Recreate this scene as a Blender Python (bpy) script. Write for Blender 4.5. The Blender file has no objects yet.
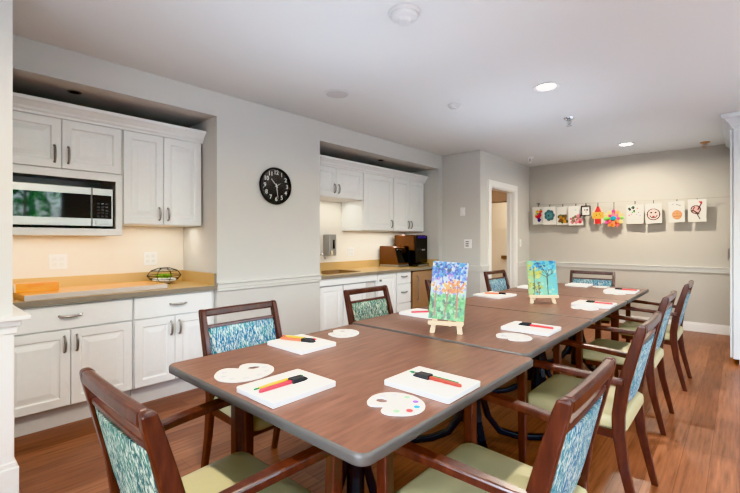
import bpy, bmesh, math, random
from mathutils import Vector, Matrix
random.seed(7)
scn = bpy.context.scene
COL = scn.collection
PI = math.pi

# ------------------------------------------------------------------ helpers
def lin(c):
    return tuple(((x/255)/12.92 if x/255 <= .04045 else ((x/255+.055)/1.055)**2.4) for x in c)

def mat(name, rgb, rough=.5, metal=0., bump=0., bscale=40., var=0., spec=.5, coat=0., emit=0., trans=0., ecol=None):
    m = bpy.data.materials.new(name); m.use_nodes = True
    nt = m.node_tree; b = nt.nodes['Principled BSDF']
    c = lin(rgb)
    b.inputs['Base Color'].default_value = (*c, 1)
    b.inputs['Roughness'].default_value = rough
    b.inputs['Metallic'].default_value = metal
    b.inputs['Specular IOR Level'].default_value = spec
    b.inputs['Coat Weight'].default_value = coat
    if trans: b.inputs['Transmission Weight'].default_value = trans
    if emit:
        b.inputs['Emission Color'].default_value = (*lin(ecol or rgb), 1)
        b.inputs['Emission Strength'].default_value = emit
    tc = nt.nodes.new('ShaderNodeTexCoord')
    nz = nt.nodes.new('ShaderNodeTexNoise'); nz.inputs['Scale'].default_value = bscale; nz.inputs['Detail'].default_value = 3
    nt.links.new(tc.outputs['Object'], nz.inputs['Vector'])
    mr = nt.nodes.new('ShaderNodeMix'); mr.data_type = 'RGBA'
    v = max(var, .03)
    mr.inputs[6].default_value = (*[x*(1-v) for x in c], 1); mr.inputs[7].default_value = (*[min(1, x*(1+v)) for x in c], 1)
    nt.links.new(nz.outputs['Fac'], mr.inputs[0]); nt.links.new(mr.outputs[2], b.inputs['Base Color'])
    if bump:
        bp = nt.nodes.new('ShaderNodeBump'); bp.inputs['Strength'].default_value = bump; bp.inputs['Distance'].default_value = .01
        nt.links.new(nz.outputs['Fac'], bp.inputs['Height']); nt.links.new(bp.outputs['Normal'], b.inputs['Normal'])
    return m

def ramp(nt, stops):
    r = nt.nodes.new('ShaderNodeValToRGB'); e = r.color_ramp.elements
    while len(e) < len(stops): e.new(.5)
    for k, (p, c) in enumerate(stops):
        e[k].position = p; e[k].color = (*lin(c), 1)
    return r

def wood(name, stops, scale, rough, coat=0., ns=3.):
    """wood grain: noise stretched by the scale triple, in object space"""
    m = bpy.data.materials.new(name); m.use_nodes = True; nt = m.node_tree; b = nt.nodes['Principled BSDF']
    tc = nt.nodes.new('ShaderNodeTexCoord'); mp = nt.nodes.new('ShaderNodeMapping'); mp.inputs['Scale'].default_value = scale
    nz = nt.nodes.new('ShaderNodeTexNoise'); nz.inputs['Scale'].default_value = ns; nz.inputs['Detail'].default_value = 6; nz.inputs['Roughness'].default_value = .62
    r = ramp(nt, stops)
    nt.links.new(tc.outputs['Object'], mp.inputs['Vector']); nt.links.new(mp.outputs['Vector'], nz.inputs['Vector'])
    nt.links.new(nz.outputs['Fac'], r.inputs['Fac']); nt.links.new(r.outputs['Color'], b.inputs['Base Color'])
    b.inputs['Roughness'].default_value = rough; b.inputs['Coat Weight'].default_value = coat; b.inputs['Coat Roughness'].default_value = .15
    return m

def vcol_mat(name, rough=.6, bump=0.):
    m = bpy.data.materials.new(name); m.use_nodes = True; nt = m.node_tree; b = nt.nodes['Principled BSDF']
    a = nt.nodes.new('ShaderNodeAttribute'); a.attribute_name = 'paint'
    nt.links.new(a.outputs['Color'], b.inputs['Base Color']); b.inputs['Roughness'].default_value = rough
    if bump:
        tc = nt.nodes.new('ShaderNodeTexCoord'); nz = nt.nodes.new('ShaderNodeTexNoise'); nz.inputs['Scale'].default_value = 90
        bp = nt.nodes.new('ShaderNodeBump'); bp.inputs['Strength'].default_value = bump; bp.inputs['Distance'].default_value = .004
        nt.links.new(tc.outputs['Object'], nz.inputs['Vector']); nt.links.new(nz.outputs['Fac'], bp.inputs['Height']); nt.links.new(bp.outputs['Normal'], b.inputs['Normal'])
    return m

def obj(name, bm, m, parent=None, loc=None, smooth=False, bevel=0., seg=2):
    bmesh.ops.recalc_face_normals(bm, faces=bm.faces[:])
    me = bpy.data.meshes.new(name); bm.to_mesh(me); bm.free()
    for mm in (m if isinstance(m, (list, tuple)) else [m]): me.materials.append(mm)
    if smooth:
        for p in me.polygons: p.use_smooth = True
        if smooth != 'all':
            me.set_sharp_from_angle(angle=math.radians(38))
    o = bpy.data.objects.new(name, me); COL.objects.link(o)
    if parent: o.parent = parent
    if loc: o.location = loc
    if bevel:
        md = o.modifiers.new('edge', 'BEVEL'); md.width = bevel; md.segments = seg; md.limit_method = 'ANGLE'
    return o

def thing(name, label, cat, loc=(0, 0, 0), rotz=0, group=None):
    o = bpy.data.objects.new(name, None); COL.objects.link(o); o.empty_display_size = .1
    o.location = loc; o.rotation_euler = (0, 0, rotz)
    return tag(o, label, cat, group)

def tag(o, label, cat, group=None):
    o['label'] = label; o['category'] = cat
    if group: o['group'] = group
    return o

def struct(name, bm, m, parent=None, **k):
    o = obj(name, bm, m, parent, **k)
    if not parent: o['kind'] = 'structure'
    return o

def dup(root, loc, rotz, label, group=None):
    r = root.copy(); COL.objects.link(r); r.location = loc; r.rotation_euler = (0, 0, rotz); r['label'] = label
    if group: r['group'] = group
    for ch in list(root.children):
        c = ch.copy(); COL.objects.link(c); c.parent = r
        for g in list(ch.children):
            d = g.copy(); COL.objects.link(d); d.parent = c
    return r

def new(): return bmesh.new()

def box(bm, x0, x1, y0, y1, z0, z1, mi=0):
    v = [bm.verts.new((x, y, z)) for z in (z0, z1) for x, y in ((x0, y0), (x1, y0), (x1, y1), (x0, y1))]
    for f in ((3, 2, 1, 0), (4, 5, 6, 7), (0, 1, 5, 4), (1, 2, 6, 5), (2, 3, 7, 6), (3, 0, 4, 7)):
        bm.faces.new([v[i] for i in f]).material_index = mi
    return bm

def B(*a): return box(new(), *a)

def loft(bm, rings, cap=True, closed=False):
    R = [[bm.verts.new(p) for p in r] for r in rings]; n = len(R[0])
    m = len(R)
    for i in range(m if closed else m-1):
        a, b = R[i], R[(i+1) % m]
        for k in range(n): bm.faces.new((a[k], a[(k+1) % n], b[(k+1) % n], b[k]))
    if cap and not closed:
        bm.faces.new(R[0][::-1]); bm.faces.new(R[-1])
    return bm

def tube(bm, pts, r, n=8, closed=False):
    pts = [Vector(p) for p in pts]; rr = r if isinstance(r, (list, tuple)) else [r]*len(pts)
    rings = []; m = len(pts); up = None
    for i, p in enumerate(pts):
        d = (pts[(i+1) % m]-pts[i-1]) if closed else (pts[min(i+1, m-1)]-pts[max(i-1, 0)])
        d.normalize()
        if up is None: up = Vector((0, 0, 1)) if abs(d.z) < .9 else Vector((1, 0, 0))
        s = d.cross(up); s.normalize(); up = s.cross(d); up.normalize()
        rings.append([p+(s*math.cos(2*PI*k/n)+up*math.sin(2*PI*k/n))*rr[i] for k in range(n)])
    return loft(bm, rings, True, closed)

def bar(bm, pts, w, h):
    """rectangular bar swept along pts; w sideways, h upward (scalars or lists)"""
    pts = [Vector(p) for p in pts]; m = len(pts)
    ww = w if isinstance(w, (list, tuple)) else [w]*m; hh = h if isinstance(h, (list, tuple)) else [h]*m
    rings = []
    for i, p in enumerate(pts):
        d = pts[min(i+1, m-1)]-pts[max(i-1, 0)]; d.normalize()
        s = d.cross(Vector((0, 0, 1)))
        if s.length < 1e-3: s = Vector((1, 0, 0))
        s.normalize(); u = s.cross(d)
        rings.append([p+s*a*ww[i]/2+u*b*hh[i]/2 for a, b in ((-1, -1), (1, -1), (1, 1), (-1, 1))])
    return loft(bm, rings)

def lathe(bm, prof, n=24, c=(0, 0, 0), axis='z', ring_only=False):
    rings = []
    for r, h in prof:
        ring = []
        for k in range(n):
            a = 2*PI*k/n; p = (r*math.cos(a), r*math.sin(a), h)
            if axis == 'x': p = (p[2], p[0], p[1])
            if axis == 'y': p = (p[0], p[2], p[1])
            ring.append(Vector(c)+Vector(p))
        rings.append(ring)
    return loft(bm, rings, not ring_only, ring_only)

def rrect(x0, x1, y0, y1, r, n=6):
    out = []
    for cx, cy, a0 in ((x1-r, y1-r, 0), (x0+r, y1-r, 90), (x0+r, y0+r, 180), (x1-r, y0+r, 270)):
        for k in range(n+1):
            a = math.radians(a0+90*k/n); out.append((cx+r*math.cos(a), cy+r*math.sin(a)))
    return out

def inset(o, d):
    """inset a roughly convex outline by d toward its inside (vertex normals)"""
    n = len(o); out = []
    for i in range(n):
        a = Vector(o[i-1]); b = Vector(o[i]); c = Vector(o[(i+1) % n])
        t = (c-a); t.normalize(); nn = Vector((-t.y, t.x)); out.append((b.x+nn.x*d, b.y+nn.y*d))
    return out

def slab(bm, outline, z0, z1, r=0., seg=3, rb=0.):
    """extruded CCW outline with rounded top and bottom edge"""
    rings = []
    if rb:
        for k in range(seg+1):
            a = PI/2*k/seg; o = inset(outline, rb*(1-math.sin(a))); rings.append([(x, y, z0+rb*(1-math.cos(a))) for x, y in o])
    else: rings.append([(x, y, z0) for x, y in outline])
    if r:
        for k in range(seg+1):
            a = PI/2*k/seg; o = inset(outline, r*(1-math.cos(a))); rings.append([(x, y, z1-r+r*math.sin(a)) for x, y in o])
    else: rings.append([(x, y, z1) for x, y in outline])
    return loft(bm, rings)

def raised_panel(y0, y1, z0, z1, x, t=.02, frame=.055):
    """cabinet door facing +X: flat frame, sunk groove and raised centre"""
    bm = new()
    def ring(d, xx): return [(xx, y0+d, z0+d), (xx, y1-d, z0+d), (xx, y1-d, z1-d), (xx, y0+d, z1-d)]
    f = min(frame, (y1-y0)*.22)
    rings = [ring(0, x-t), ring(0, x-.003), ring(.003, x), ring(f, x), ring(f+.008, x-.007), ring(f+.018, x-.007), ring(f+.05, x-.001), ]
    return loft(bm, rings)

def flat_front(y0, y1, z0, z1, x, t=.02):
    bm = new()
    def ring(d, xx): return [(xx, y0+d, z0+d), (xx, y1-d, z0+d), (xx, y1-d, z1-d), (xx, y0+d, z1-d)]
    return loft(bm, [ring(0, x-t), ring(0, x-.003), ring(.003, x)])

def pull_v(y, z, x, L=.10):
    """vertical arched bar pull on a +X face"""
    pts = [(x, y, z-L/2), (x+.016, y, z-L/2+.004), (x+.024, y, z-L/4), (x+.027, y, z), (x+.024, y, z+L/4), (x+.016, y, z+L/2-.004), (x, y, z+L/2)]
    return tube(new(), pts, [.0085, .0065, .008, .0085, .008, .0065, .0085], 8)

def pull_h(y, z, x, L=.11):
    pts = [(x, y-L/2, z), (x+.016, y-L/2+.004, z), (x+.024, y-L/4, z-.003), (x+.027, y, z-.004), (x+.024, y+L/4, z-.003), (x+.016, y+L/2-.004, z), (x, y+L/2, z)]
    return tube(new(), pts, [.0085, .0065, .008, .0085, .008, .0065, .0085], 8)

def painted(name, w, h, t, fn, m, parent=None, nx=48, ny=60, outline=None, dim=.82):
    """flat sheet in local XZ facing -Y, bottom centre at origin, with a colour per vertex given by fn(u,v)"""
    bm = new(); g = []
    for j in range(ny+1):
        row = []
        for i in range(nx+1):
            u, v = i/nx, j/ny
            row.append(bm.verts.new(((u-.5)*w, 0, v*h)))
        g.append(row)
    def keep(i, j): return outline is None or outline((i+.5)/nx, (j+.5)/ny)
    for j in range(ny):
        for i in range(nx):
            if keep(i, j): bm.faces.new((g[j][i], g[j][i+1], g[j+1][i+1], g[j+1][i]))
    bmesh.ops.delete(bm, geom=[v for v in bm.verts if not v.link_faces], context='VERTS')
    front = set(bm.verts)
    r = bmesh.ops.extrude_face_region(bm, geom=bm.faces[:])
    for e in r['geom']:
        if isinstance(e, bmesh.types.BMVert): e.co.y += t
    bmesh.ops.recalc_face_normals(bm, faces=bm.faces[:])
    me = bpy.data.meshes.new(name); bm.to_mesh(me); bm.free(); me.materials.append(m)
    ca = me.color_attributes.new('paint', 'FLOAT_COLOR', 'POINT')
    for k, vtx in enumerate(me.vertices):
        c = lin(fn(vtx.co.x/w+.5, vtx.co.z/h)) if vtx.co.y < t/2 else lin((236, 234, 228))
        ca.data[k].color = (*[x*dim for x in c], 1)
    o = bpy.data.objects.new(name, me); COL.objects.link(o)
    if parent: o.parent = parent
    return o

# ------------------------------------------------------------------ materials
M = {}
M['wall'] = mat('wall_paint', (198, 197, 192), .75, bump=.05, bscale=220)
M['wall_back'] = mat('back_wall_paint', (184, 180, 171), .75, bump=.05, bscale=220)
M['ceil'] = mat('ceiling_paint', (214, 216, 214), .85, bump=.06, bscale=180)
M['trimw'] = mat('trim_paint', (230, 229, 225), .4)
M['railp'] = mat('rail_paint', (206, 206, 200), .5)
M['cab'] = mat('cabinet_paint', (230, 232, 231), .38)
M['cabin'] = mat('cabinet_inside', (206, 205, 202), .5)
M['toe'] = mat('toe_kick_paint', (205, 204, 202), .5)
M['nickel'] = mat('brushed_nickel', (158, 154, 150), .3, .95)
M['chrome'] = mat('chrome', (205, 205, 205), .12, 1.)
M['steel'] = mat('stainless', (176, 174, 171), .36, 1., bscale=200)
M['bronze'] = mat('bronze_warm_reflection', (184, 148, 114), .35, .5, bscale=60, var=.08)  # bronze; on the fridge door, warm reflections put into the steel colour
M['brownplastic'] = mat('brown_gloss', (98, 62, 38), .22, .3)
M['black'] = mat('black_gloss', (14, 14, 15), .12)
M['blackm'] = mat('black_powder_coat', (16, 17, 19), .42)
M['darkglass'] = mat('dark_glass', (10, 11, 12), .04, spec=.5)
M['counter'] = mat('solid_surface', (194, 164, 112), .34, bscale=300, var=.22)
M['counteredge'] = mat('counter_edge', (136, 126, 110), .4, bscale=300, var=.2)
M['white'] = mat('white_plastic', (228, 228, 227), .35)
M['palw'] = mat('palette_white', (220, 219, 216), .3)
M['canvas'] = mat('white_canvas', (222, 222, 220), .6, bump=.08, bscale=500)
M['vinyl'] = mat('seat_vinyl', (170, 164, 126), .42, bump=.05, bscale=160, var=.05)
M['greyboard'] = mat('pale_edge', (196, 188, 180), .35)
M['maple'] = wood('pale_pine', [(.25, (220, 198, 158)), (.75, (240, 224, 192))], (6, 6, 60), .5, ns=2)
M['board'] = wood('board_wood', [(.25, (196, 128, 50)), (.5, (230, 164, 70)), (.75, (246, 200, 112))], (6, 1.2, 6), .3, .3, ns=5)
M['blockwood'] = wood('orange_wood', [(.3, (232, 146, 22)), (.7, (250, 186, 52))], (8, 2, 8), .4, ns=4)
M['chairwood'] = wood('mahogany', [(.2, (38, 19, 14)), (.5, (64, 32, 22)), (.8, (92, 50, 33))], (14, 14, 3), .3, .25, ns=3)
M['tabletop'] = wood('walnut_laminate', [(.18, (66, 44, 35)), (.42, (98, 67, 53)), (.6, (115, 81, 65)), (.85, (140, 104, 85))], (11, 1.1, 5), .34, .0, ns=4)
M['edge'] = mat('table_edge_band', (82, 79, 76), .4)
M['paint'] = vcol_mat('painted_paper', .7)
M['oil'] = vcol_mat('acrylic_paint', .35, .5)
M['foam'] = mat('black_foam', (40, 40, 42), .95, bump=.3, bscale=300)
M['lamp'] = mat('lamp_lens', (255, 246, 232), .5, emit=14., ecol=(255, 240, 220))
M['ucl'] = mat('strip_lens', (255, 236, 205), .5, emit=5.)
M['succ'] = mat('succulent', (134, 170, 40), .5, var=.2, bscale=60)
M['pebble'] = mat('white_pebbles', (232, 228, 220), .7, bump=.6, bscale=120)
M['leaf'] = mat('tree_leaves', (58, 120, 46), .7, var=.5, bscale=6, bump=.6)
M['bark'] = mat('bark', (92, 74, 58), .9, bump=.6, bscale=12)
M['grass'] = mat('lawn', (96, 120, 66), .9, var=.3, bscale=3)
M['ground_bounce'] = mat('pale_bounce_ground', (214, 208, 198), .8, var=.08, bscale=2)  # outside ground made pale to bounce daylight up into the room
M['sinkc'] = mat('sink_tan', (128, 98, 62), .4)
M['socket'] = mat('socket_face', (208, 208, 206), .4)
M['detw_shaded'] = mat('detector_white', (206, 206, 205), .45)
M['hall'] = mat('hall_paint', (232, 222, 204), .7)
M['hallbrown'] = mat('hall_header', (128, 96, 66), .6)
def flatmat(n, c, r=.5): return mat(n, c, r)
M['red'] = flatmat('red_paint', (198, 40, 44)); M['pink'] = flatmat('crimson_paint', (176, 44, 66)); M['yellow'] = flatmat('yellow_paint', (206, 186, 40))
M['orange'] = flatmat('orange_paint', (228, 120, 36)); M['green'] = flatmat('green_paint', (58, 120, 74)); M['teal'] = flatmat('teal_paint', (36, 140, 165))
M['purple'] = flatmat('purple_paint', (130, 80, 165)); M['greenl'] = flatmat('pale_green_paint', (150, 185, 150)); M['greyp'] = flatmat('grey_paint', (172, 172, 176)); M['brownp'] = flatmat('rust_paint', (136, 50, 34))

# plank floor
def floor_mat():
    m = bpy.data.materials.new('plank_floor'); m.use_nodes = True; nt = m.node_tree; b = nt.nodes['Principled BSDF']
    tc = nt.nodes.new('ShaderNodeTexCoord'); mp = nt.nodes.new('ShaderNodeMapping'); mp.inputs['Rotation'].default_value = (0, 0, PI/2)
    nt.links.new(tc.outputs['Object'], mp.inputs['Vector'])
    br = nt.nodes.new('ShaderNodeTexBrick'); br.offset = .37; br.inputs['Scale'].default_value = 1; br.inputs['Brick Width'].default_value = 1.05; br.inputs['Row Height'].default_value = .125
    br.inputs['Mortar Size'].default_value = .0012; br.inputs['Mortar Smooth'].default_value = .3; br.inputs['Bias'].default_value = 0
    br.inputs['Color1'].default_value = (*lin((136, 86, 57)), 1); br.inputs['Color2'].default_value = (*lin((166, 112, 78)), 1); br.inputs['Mortar'].default_value = (*lin((92, 52, 34)), 1)
    nt.links.new(mp.outputs['Vector'], br.inputs['Vector'])
    mp2 = nt.nodes.new('ShaderNodeMapping'); mp2.inputs['Scale'].default_value = (22, 1.3, 1); nt.links.new(tc.outputs['Object'], mp2.inputs['Vector'])
    nz = nt.nodes.new('ShaderNodeTexNoise'); nz.inputs['Scale'].default_value = 2.2; nz.inputs['Detail'].default_value = 6; nz.inputs['Roughness'].default_value = .6
    nt.links.new(mp2.outputs['Vector'], nz.inputs['Vector'])
    r = ramp(nt, [(.2, (118, 106, 100)), (.45, (205, 198, 192)), (.8, (255, 250, 244))])
    nt.links.new(nz.outputs['Fac'], r.inputs['Fac'])
    mx = nt.nodes.new('ShaderNodeMix'); mx.data_type = 'RGBA'; mx.blend_type = 'MULTIPLY'; mx.inputs[0].default_value = 1
    nt.links.new(br.outputs['Color'], mx.inputs[6]); nt.links.new(r.outputs['Color'], mx.inputs[7]); nt.links.new(mx.outputs[2], b.inputs['Base Color'])
    b.inputs['Roughness'].default_value = .38
    return m
M['floor'] = floor_mat()

def fabric_mat(name, base, base2, light):
    """woven upholstery with broken vertical streaks of pale thread"""
    m = bpy.data.materials.new(name); m.use_nodes = True; nt = m.node_tree; b = nt.nodes['Principled BSDF']
    tc = nt.nodes.new('ShaderNodeTexCoord'); mp = nt.nodes.new('ShaderNodeMapping'); mp.inputs['Scale'].default_value = (150, 10, 32)
    nt.links.new(tc.outputs['Object'], mp.inputs['Vector'])
    n1 = nt.nodes.new('ShaderNodeTexNoise'); n1.inputs['Scale'].default_value = 1.5; n1.inputs['Detail'].default_value = 3; n1.inputs['Distortion'].default_value = .9
    nt.links.new(mp.outputs['Vector'], n1.inputs['Vector'])
    n2 = nt.nodes.new('ShaderNodeTexNoise'); n2.inputs['Scale'].default_value = 14; nt.links.new(tc.outputs['Object'], n2.inputs['Vector'])
    mx0 = nt.nodes.new('ShaderNodeMix'); mx0.data_type = 'RGBA'; mx0.inputs[6].default_value = (*lin(base), 1); mx0.inputs[7].default_value = (*lin(base2), 1)
    st = ramp(nt, [(.46, (0, 0, 0)), (.54, (255, 255, 255))]); nt.links.new(n2.outputs['Fac'], st.inputs['Fac']); nt.links.new(st.outputs['Color'], mx0.inputs[0])
    th = ramp(nt, [(.49, (0, 0, 0)), (.58, (255, 255, 255))]); nt.links.new(n1.outputs['Fac'], th.inputs['Fac'])
    mx = nt.nodes.new('ShaderNodeMix'); mx.data_type = 'RGBA'; mx.inputs[7].default_value = (*lin(light), 1)
    nt.links.new(th.outputs['Color'], mx.inputs[0]); nt.links.new(mx0.outputs[2], mx.inputs[6]); nt.links.new(mx.outputs[2], b.inputs['Base Color'])
    b.inputs['Roughness'].default_value = .9
    return m
M['fabric'] = fabric_mat('teal_weave_skylit', (24, 94, 130), (44, 112, 130), (186, 196, 190))  # chair cloth with blue sky reflection put into the colour
M['fabric_shaded'] = fabric_mat('teal_weave_shaded', (22, 72, 68), (44, 92, 80), (176, 180, 160))  # same cloth, painted darker and greener as if away from the sky

def glass_mat():
    m = bpy.data.materials.new('window_glass'); m.use_nodes = True; nt = m.node_tree
    for n in list(nt.nodes): nt.nodes.remove(n)
    o = nt.nodes.new('ShaderNodeOutputMaterial'); t = nt.nodes.new('ShaderNodeBsdfTransparent'); g = nt.nodes.new('ShaderNodeBsdfGlossy'); g.inputs['Roughness'].default_value = .02
    f = nt.nodes.new('ShaderNodeFresnel'); f.inputs['IOR'].default_value = 1.25; mx = nt.nodes.new('ShaderNodeMixShader')
    nt.links.new(f.outputs[0], mx.inputs[0]); nt.links.new(t.outputs[0], mx.inputs[1]); nt.links.new(g.outputs[0], mx.inputs[2]); nt.links.new(mx.outputs[0], o.inputs[0])
    return m
M['glass'] = glass_mat()

# ------------------------------------------------------------------ room shell
XW, XB = -3.34, -3.98          # wall plane, niche back
CH = 2.515; SOF = 2.31
YB = 7.2; XD = -2.72; YR = 5.38
N1a, N1b, N2a, N2b = .10, 1.779, 2.947, 5.278
XR = 2.7; YF = -2.2

bm = B(-5.2, XR+.15, YF-.15, 9.2, -.1, 0); struct('floor', bm, M['floor'])
bm = B(-5.2, XR+.15, YF-.15, YB+.12, CH, CH+.1); struct('ceiling', bm, M['ceil'])
bm = new()
box(bm, XB-.12, XB, N1a-.1, N2b+.1, 0, CH)                # niche back
box(bm, XB, XW, N1a-.3, N1a, 0, CH)
box(bm, XB, XW, N1b, N2a, 0, CH)
box(bm, XB, XW, N2b, YR, 0, CH)
box(bm, XB, XW, N1a, N1b, SOF, CH); box(bm, XB, XW, N2a, N2b, SOF, CH)
struct('wall_left', bm, M['wall'])
bm = B(-5.1, XD, YR, YR+.12, 0, CH); struct('wall_return', bm, M['wall'])
D0, D1, DH = 5.70, 6.56, 2.035
bm = new(); box(bm, XD-.12, XD, YR+.12, D0, 0, CH); box(bm, XD-.12, XD, D1, YB, 0, CH); box(bm, XD-.12, XD, D0, D1, DH, CH)
struct('wall_doorway', bm, M['wall'])
bm = B(XD-.12, XR, YB, YB+.12, 0, CH); struct('wall_back', bm, M['wall_back'])
bm = B(.56, .68, 5.52, YB, 0, CH); struct('wall_alcove', bm, M['wall'])
# foreground wall end on the camera's left
PX, PY = -2.65, .352
bm = B(-3.34, PX, YF, PY, 0, CH); struct('wall_near', bm, M['wall'])

# right wall with two windows
WN = [(.9, 2.1), (3.1, 4.6)]; Z0, Z1 = .75, 2.25
bm = new(); ys = [YF] + [y for w in WN for y in w] + [YB]
for a, b in ((ys[0], ys[1]), (ys[2], ys[3]), (ys[4], ys[5])): box(bm, XR, XR+.15, a, b, 0, CH)
for a, b in WN: box(bm, XR, XR+.15, a, b, 0, Z0); box(bm, XR, XR+.15, a, b, Z1, CH)
struct('wall_right', bm, M['wall'])
WF = (-.9, 1.9)
bm = new(); box(bm, -3.34, WF[0], YF-.12, YF, 0, CH); box(bm, WF[1], XR, YF-.12, YF, 0, CH); box(bm, WF[0], WF[1], YF-.12, YF, 0, Z0); box(bm, WF[0], WF[1], YF-.12, YF, Z1, CH)
struct('wall_front', bm, M['wall'])
bm = new()
for x0, x1, z0, z1 in ((WF[0], WF[0]+.05, Z0, Z1), (WF[1]-.05, WF[1], Z0, Z1), (WF[0]+.05, WF[1]-.05, Z0, Z0+.05), (WF[0]+.05, WF[1]-.05, Z1-.05, Z1), (.48, .52, Z0+.05, Z1-.05)): box(bm, x0, x1, YF-.08, YF-.03, z0, z1)
f = struct('window_3', bm, M['trimw']); obj('pane', B(WF[0]+.04, WF[1]-.04, YF-.056, YF-.052, Z0+.04, Z1-.04), M['glass'], f)  # window added behind the camera to light the ceiling
for k, (a, b) in enumerate(WN):
    bm = new(); x0, x1 = XR+.03, XR+.08
    for y0, y1, z0, z1 in ((a, a+.05, Z0, Z1), (b-.05, b, Z0, Z1), (a+.05, b-.05, Z0, Z0+.05), (a+.05, b-.05, Z1-.05, Z1), ((a+b)/2-.02, (a+b)/2+.02, Z0+.05, Z1-.05), (a+.05, b-.05, 1.52, 1.56)): box(bm, x0, x1, y0, y1, z0, z1)
    f = struct('window_%d' % (k+1), bm, M['trimw'])
    obj('pane', B(XR+.052, XR+.056, a+.04, b-.04, Z0+.04, Z1-.04), M['glass'], f)
    obj('sill', B(XR-.05, XR+.03, a-.04, b+.04, Z0-.03, Z0), M['trimw'], f)

bm = new(); box(bm, XB-.001, XB+.0015, N1a, N1b-.001, .8, 1.8); struct('wall_niche_warm_light', bm, mat('niche_warm_lit', (226, 219, 207), .7))  # thin sheet with the warm under-cabinet light put into its colour
bm = new(); box(bm, XB-.001, XB+.0015, N2a, N2b-.001, .8, 1.8); struct('wall_niche_warm_light', bm, mat('niche_warm_lit_pale', (230, 225, 215), .7))  # paler sheet, the same warm light in its colour
# chair rails, baseboards
def rail_x(bm, x, y0, y1, s=1, z=.885):
    """rail on a plane X=x, sticking out to +X"""
    for d, z0, z1 in ((.016, z-.075, z-.05), (.022, z-.05, z-.012), (.034, z-.012, z)): box(bm, x, x+d*s, y0, y1, z0, z1)
def rail_y(bm, y, x0, x1, z=.885):
    for d, z0, z1 in ((.016, z-.075, z-.05), (.022, z-.05, z-.012), (.034, z-.012, z)): box(bm, x0, x1, y-d, y, z0, z1)
bm = new(); rail_x(bm, XW, N1b, N2a); struct('trim_1', bm, M['railp'], bevel=.003)
bm = new(); rail_x(bm, XW, N2b, YR-.035); struct('trim_2', bm, M['railp'])
bm = new(); rail_y(bm, YR, XW, XD+.034); struct('trim_3', bm, M['railp'])
bm = new(); rail_x(bm, XD, YR, D0-.09); struct('trim_4', bm, M['railp'])
bm = new(); rail_x(bm, XD, D1+.09, YB-.035); struct('trim_5', bm, M['railp'])
bm = new(); rail_y(bm, YB, XD, .56, .885); struct('trim_6', bm, M['railp'], bevel=.003)
def base_x(name, x, y0, y1): bm = new(); box(bm, x, x+.014, y0, y1, 0, .105); box(bm, x, x+.009, y0, y1, .105, .125); struct(name, bm, M['trimw'])
def base_y(name, y, x0, x1): bm = new(); box(bm, x0, x1, y-.014, y, 0, .105); box(bm, x0, x1, y-.009, y, .105, .125); struct(name, bm, M['trimw'])
base_x('baseboard_left', XW, N1b, N2a); base_y('baseboard_return', YR, XW, XD); base_x('baseboard_doorway', XD, D1+.09, YB); base_y('baseboard_back', YB, XD, .56)
# near wall end: ledge, frame and base
bm = new()
box(bm, PX-.5, PX+.055, YF, PY+.062, .862, .882); box(bm, PX-.5, PX+.03, YF, PY+.03, .832, .862); box(bm, PX-.5, PX+.016, YF, PY+.016, .795, .832)
struct('trim_7', bm, M['trimw'], bevel=.004)
bm = new(); box(bm, PX, PX+.008, PY-.055, PY, .17, .795); box(bm, PX, PX+.008, YF, PY-.055, .72, .795); box(bm, PX-.3, PX, PY, PY+.006, .17, .795)
struct('trim_8', bm, M['trimw'])
bm = new(); box(bm, PX-.5, PX+.022, YF, PY+.022, 0, .145); box(bm, PX-.5, PX+.014, YF, PY+.014, .145, .17); struct('baseboard_near', bm, M['trimw'], bevel=.004)

# doorway casing and the hall beyond
bm = new(); cw = .09
for y0, y1, z0, z1 in ((D0-cw, D0, 0, DH+cw), (D1, D1+cw, 0, DH+cw), (D0, D1, DH, DH+cw)): box(bm, XD, XD+.018, y0, y1, z0, z1)
box(bm, XD-.12, XD, D0, D0+.015, 0, DH); box(bm, XD-.12, XD, D1-.015, D1, 0, DH); box(bm, XD-.12, XD, D0+.015, D1-.015, DH-.015, DH)
box(bm, XD-.07, XD-.05, D1-.03, D1-.015, 0, DH-.015)
struct('door_1', bm, M['trimw'])
bm = new(); box(bm, -5.1, -5.0, YR+.12, 9.1, 0, 2.45); box(bm, -5.0, XD-.12, 9.0, 9.1, 0, 2.45); box(bm, -5.0, -4.02, 7.75, 7.85, 0, 2.45); box(bm, XD-.22, XD-.12, YB+.12, 9.0, 0, 2.45)
struct('wall_hall', bm, M['hall'])
bm = new(); box(bm, -5.0, XD-.12, YR+.12, 9.0, 2.45, 2.5); struct('ceiling_hall', bm, M['hall'])
bm = B(-5.0, XD-.13, 7.5, 7.75, 1.98, 2.45); struct('beam_hall', bm, M['hallbrown'])
bm = B(-4.02, XD-.22, 8.96, 9.0, .83, .90); struct('trim_9', bm, M['hallbrown'])
t = thing('wall_handset', 'small dark handset on the cream hall wall seen through the doorway', 'handset', (-3.55, 9.0, 1.2))
obj('body', B(-.04, .04, -.03, 0, -.09, .09), M['blackm'], t, bevel=.01); obj('button', B(-.015, .015, -.036, -.03, .02, .05), M['steel'], t)

# ------------------------------------------------------------------ niche cabinets
XU = -3.58       # upper fronts
XL = -3.36       # base fronts
def doors(t, ds, z0, z1, x, hz=None, hl=.10):
    """ds: (y0, y1, handle y)"""
    for y0, y1, hy in ds:
        d = obj('door', raised_panel(y0+.002, y1-.002, z0, z1, x), M['cab'], t, smooth=False)
        if hy is not None: obj('handle', pull_v(hy, hz, x, hl), M['nickel'], d, smooth=True)

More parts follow.
